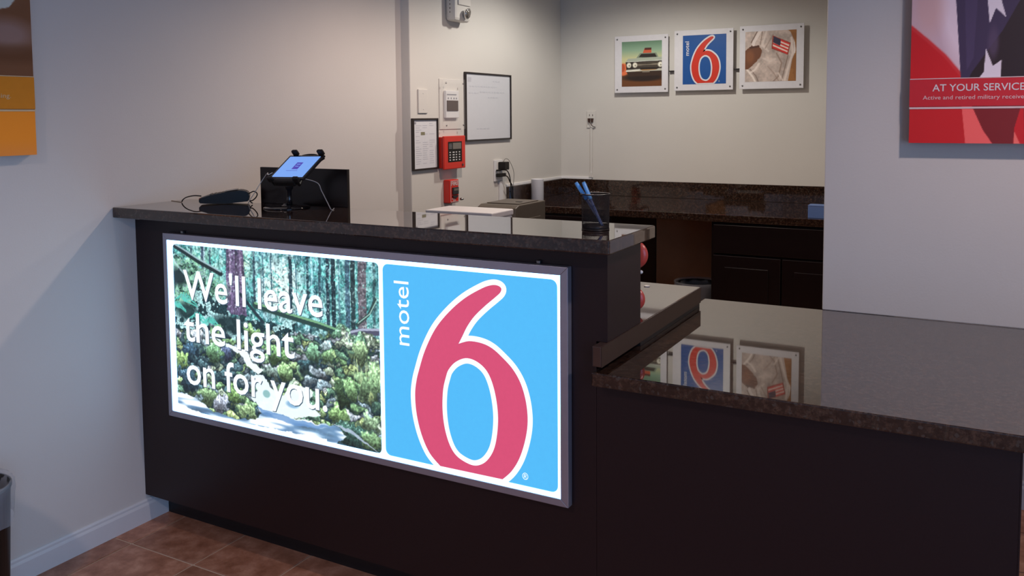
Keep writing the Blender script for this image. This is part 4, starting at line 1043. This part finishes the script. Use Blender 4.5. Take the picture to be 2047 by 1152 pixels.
# ================================================================== POSTERS
QX0, QX1, QZ0, QZ1 = 2.5495, 3.26, 1.432, 2.36; QY = .9405
pr_ = thing('service_poster', 'large red flag poster reading AT YOUR SERVICE on the right wall', 'poster', ((QX0+QX1)/2, .968, QZ0))
MB().box(QX0, QX1, QY, .9944, QZ0, QZ1, bev=.001).build('panel', M['side_red'], pr_, label='deep poster panel')
def flag_art():
    P = Paint(300, 390, 9); S = lambda L: [((x-QX0)/(QX1-QX0), (z-QZ0)/(QZ1-QZ0)) for x, z in L]; n1 = P.noise(5, 6, 3)
    P.I = np.ones((P.H, P.W, 3))*np.array((44, 26, 28))
    P.poly(S([(2.54, 2.4), (2.64, 2.4), (2.678, 1.88), (2.699, 1.60), (2.54, 1.60)]), (168, 142, 150)); P.ell(.17, .42, .05, .16, (196, 178, 186), soft=.9, a=.8, rot=.2); P.ell(.07, .47, .06, .10, (176, 136, 130), soft=.9, a=.6)
    P.poly(S([(2.54, 1.818), (2.60, 1.762), (2.65, 1.712), (2.699, 1.648), (2.70, 1.60), (2.54, 1.60)]), (168, 16, 20)); P.line(S([(2.54, 1.812), (2.60, 1.757), (2.65, 1.707), (2.697, 1.645)]), .006, (178, 60, 60), .5, soft=1)
    P.poly(S([(2.675, 1.885), (2.60, 2.4), (3.3, 2.4), (3.3, 1.6), (2.697, 1.6)]), (52, 38, 62)); P.poly(S([(2.70, 1.88), (2.735, 1.88), (2.728, 1.70), (2.71, 1.66)]), (66, 52, 80), a=.6)
    P.poly(S([(2.855, 1.88), (2.805, 1.78), (2.725, 1.655), (2.70, 1.60), (3.3, 1.60), (3.3, 2.4), (2.9, 2.4)]), (36, 20, 20), jit=(n1, n1, .02)); P.ell(.325, .335, .02, .05, (70, 54, 76), soft=.8, a=.8)
    wt = (186, 176, 184)
    P.poly(S([(2.735, 2.05), (2.762, 1.873), (2.769, 1.802), (2.785, 1.848), (2.813, 1.818), (2.799, 1.871), (2.83, 1.96), (2.80, 2.0), (2.79, 2.09), (2.765, 2.02)]), wt)
    P.poly(S([(2.761, 1.726), (2.781, 1.672), (2.804, 1.690), (2.803, 1.63), (2.740, 1.63), (2.757, 1.655)]), wt)
    for x, z in ((3.0, 1.98), (3.12, 1.76), (3.05, 2.2)):
        P.poly(S([(x+.06*math.sin(i*math.pi/5)*(1 if i % 2 == 0 else .42), z+.06*math.cos(i*math.pi/5)*(1 if i % 2 == 0 else .42)) for i in range(10)]), wt)
    # lower strip
    P.poly(S([(2.5, 1.55), (3.3, 1.55), (3.3, 1.4), (2.5, 1.4)]), (168, 20, 22)); P.poly(S([(2.699, 1.55), (2.727, 1.55), (2.759, 1.475), (2.794, 1.42), (2.713, 1.42)]), (206, 82, 78))
    P.poly(S([(2.727, 1.55), (2.86, 1.55), (2.843, 1.48), (2.842, 1.42), (2.794, 1.42), (2.759, 1.475)]), (104, 20, 20)); P.poly(S([(2.843, 1.472), (2.865, 1.42), (2.842, 1.42)]), (206, 92, 84)); P.poly(S([(2.865, 1.55), (3.3, 1.55), (3.3, 1.42), (2.875, 1.42)]), (124, 24, 22))
    P.poly(S([(2.95, 1.55), (3.02, 1.55), (3.10, 1.42), (3.0, 1.42)]), (206, 82, 78))
    return P
raster('flag_print', flag_art(), QX0, QX1, QZ0, QZ1, QY-.0006, M['print'], pr_, gain=1.75, label='photo of a folded flag')
MB().box(QX0-.001, QX1+.001, QY-.0022, QY-.0008, 1.5485, 1.6345).build('red_band', M['p_band'], pr_, label='bright red band')
MB().box(QX0-.001, QX1+.001, QY-.0022, QY-.0008, 1.6350, 1.6375).build('white_stripe', M['p_pink'], pr_)
MB().box(QX0-.001, QX1+.001, QY-.0022, QY-.0008, 1.5405, 1.5465).build('white_stripe', M['p_pink'], pr_)
lettering('lettering', 'AT YOUR SERVICE', (2.6145, QY-.0028, 1.5965), RT, UP, .2535, .0215, M['p_white'], pr_, bold=.006)
lettering('lettering', 'Active and retired military receive a discount', (2.5875, QY-.0028, 1.5705), RT, UP, .368, .0125, M['p_pink'], pr_)
LX = .032; LY0, LY1, LZ0_, LZ1_ = -1.10, -.3875, 1.4135, 2.35
pl2 = thing('orange_poster', 'orange-banded poster on the left wall at the photo edge', 'poster', (.016, (LY0+LY1)/2, LZ0_))
MB().box(.0006, LX, LY0, LY1, LZ0_, LZ1_, bev=.001).build('panel', M['side_brown'], pl2, label='deep poster panel')
def blur_art():
    P = Paint(170, 220, 11); n1 = P.noise(4, 5, 2); V = P.V
    P.I = np.ones((P.H, P.W, 3))*np.array((88, 56, 36)); P.blend(np.clip((n1-.4)*2, 0, 1)*.5, (112, 84, 72))
    S = lambda y, z: ((y-LY0)/(LY1-LY0), (z-LZ0_)/(LZ1_-LZ0_))
    a = S(-.47, 1.80); P.ell(a[0], a[1], .12, .05, (122, 102, 100), soft=.9, a=.7); a = S(-.44, 1.74); P.ell(a[0], a[1], .2, .03, (66, 38, 20), soft=.9, a=.5)
    P.poly([S(-1.2, 2.5), S(-.30, 2.5), S(-.425, 1.93), S(-.46, 1.885), S(-.52, 1.87), S(-1.2, 1.80)], (150, 152, 144), jit=(n1, n1, .02))
    P.blend((V < S(0, 1.56)[1])*1., (192, 112, 24)); P.blend(np.clip((S(0, 1.47)[1]-V)*14, 0, 1)*.6, (172, 106, 60))
    return P
raster('blurred_print', blur_art(), LY0, LY1, LZ0_, LZ1_, LX+.0006, M['print'], pl2, gain=2.1, axis='x', label='blurred brown photo')
MB().box(LX+.0008, LX+.0022, LY0-.001, LY1+.0008, 1.5635, 1.6665).build('orange_band', M['p_orange'], pl2, label='orange band')
MB().box(LX+.0008, LX+.0022, LY0-.001, LY1+.0008, 1.6670, 1.6695).build('cream_stripe', M['p_cream'], pl2)
MB().box(LX+.0008, LX+.0022, LY0-.001, LY1+.0008, 1.5555, 1.5615).build('cream_stripe', M['p_cream'], pl2)
lettering('lettering', 'sing.', (LX+.0026, -.508, 1.5985), DY, DZ, .042, .0140, M['p_cream'], pl2)
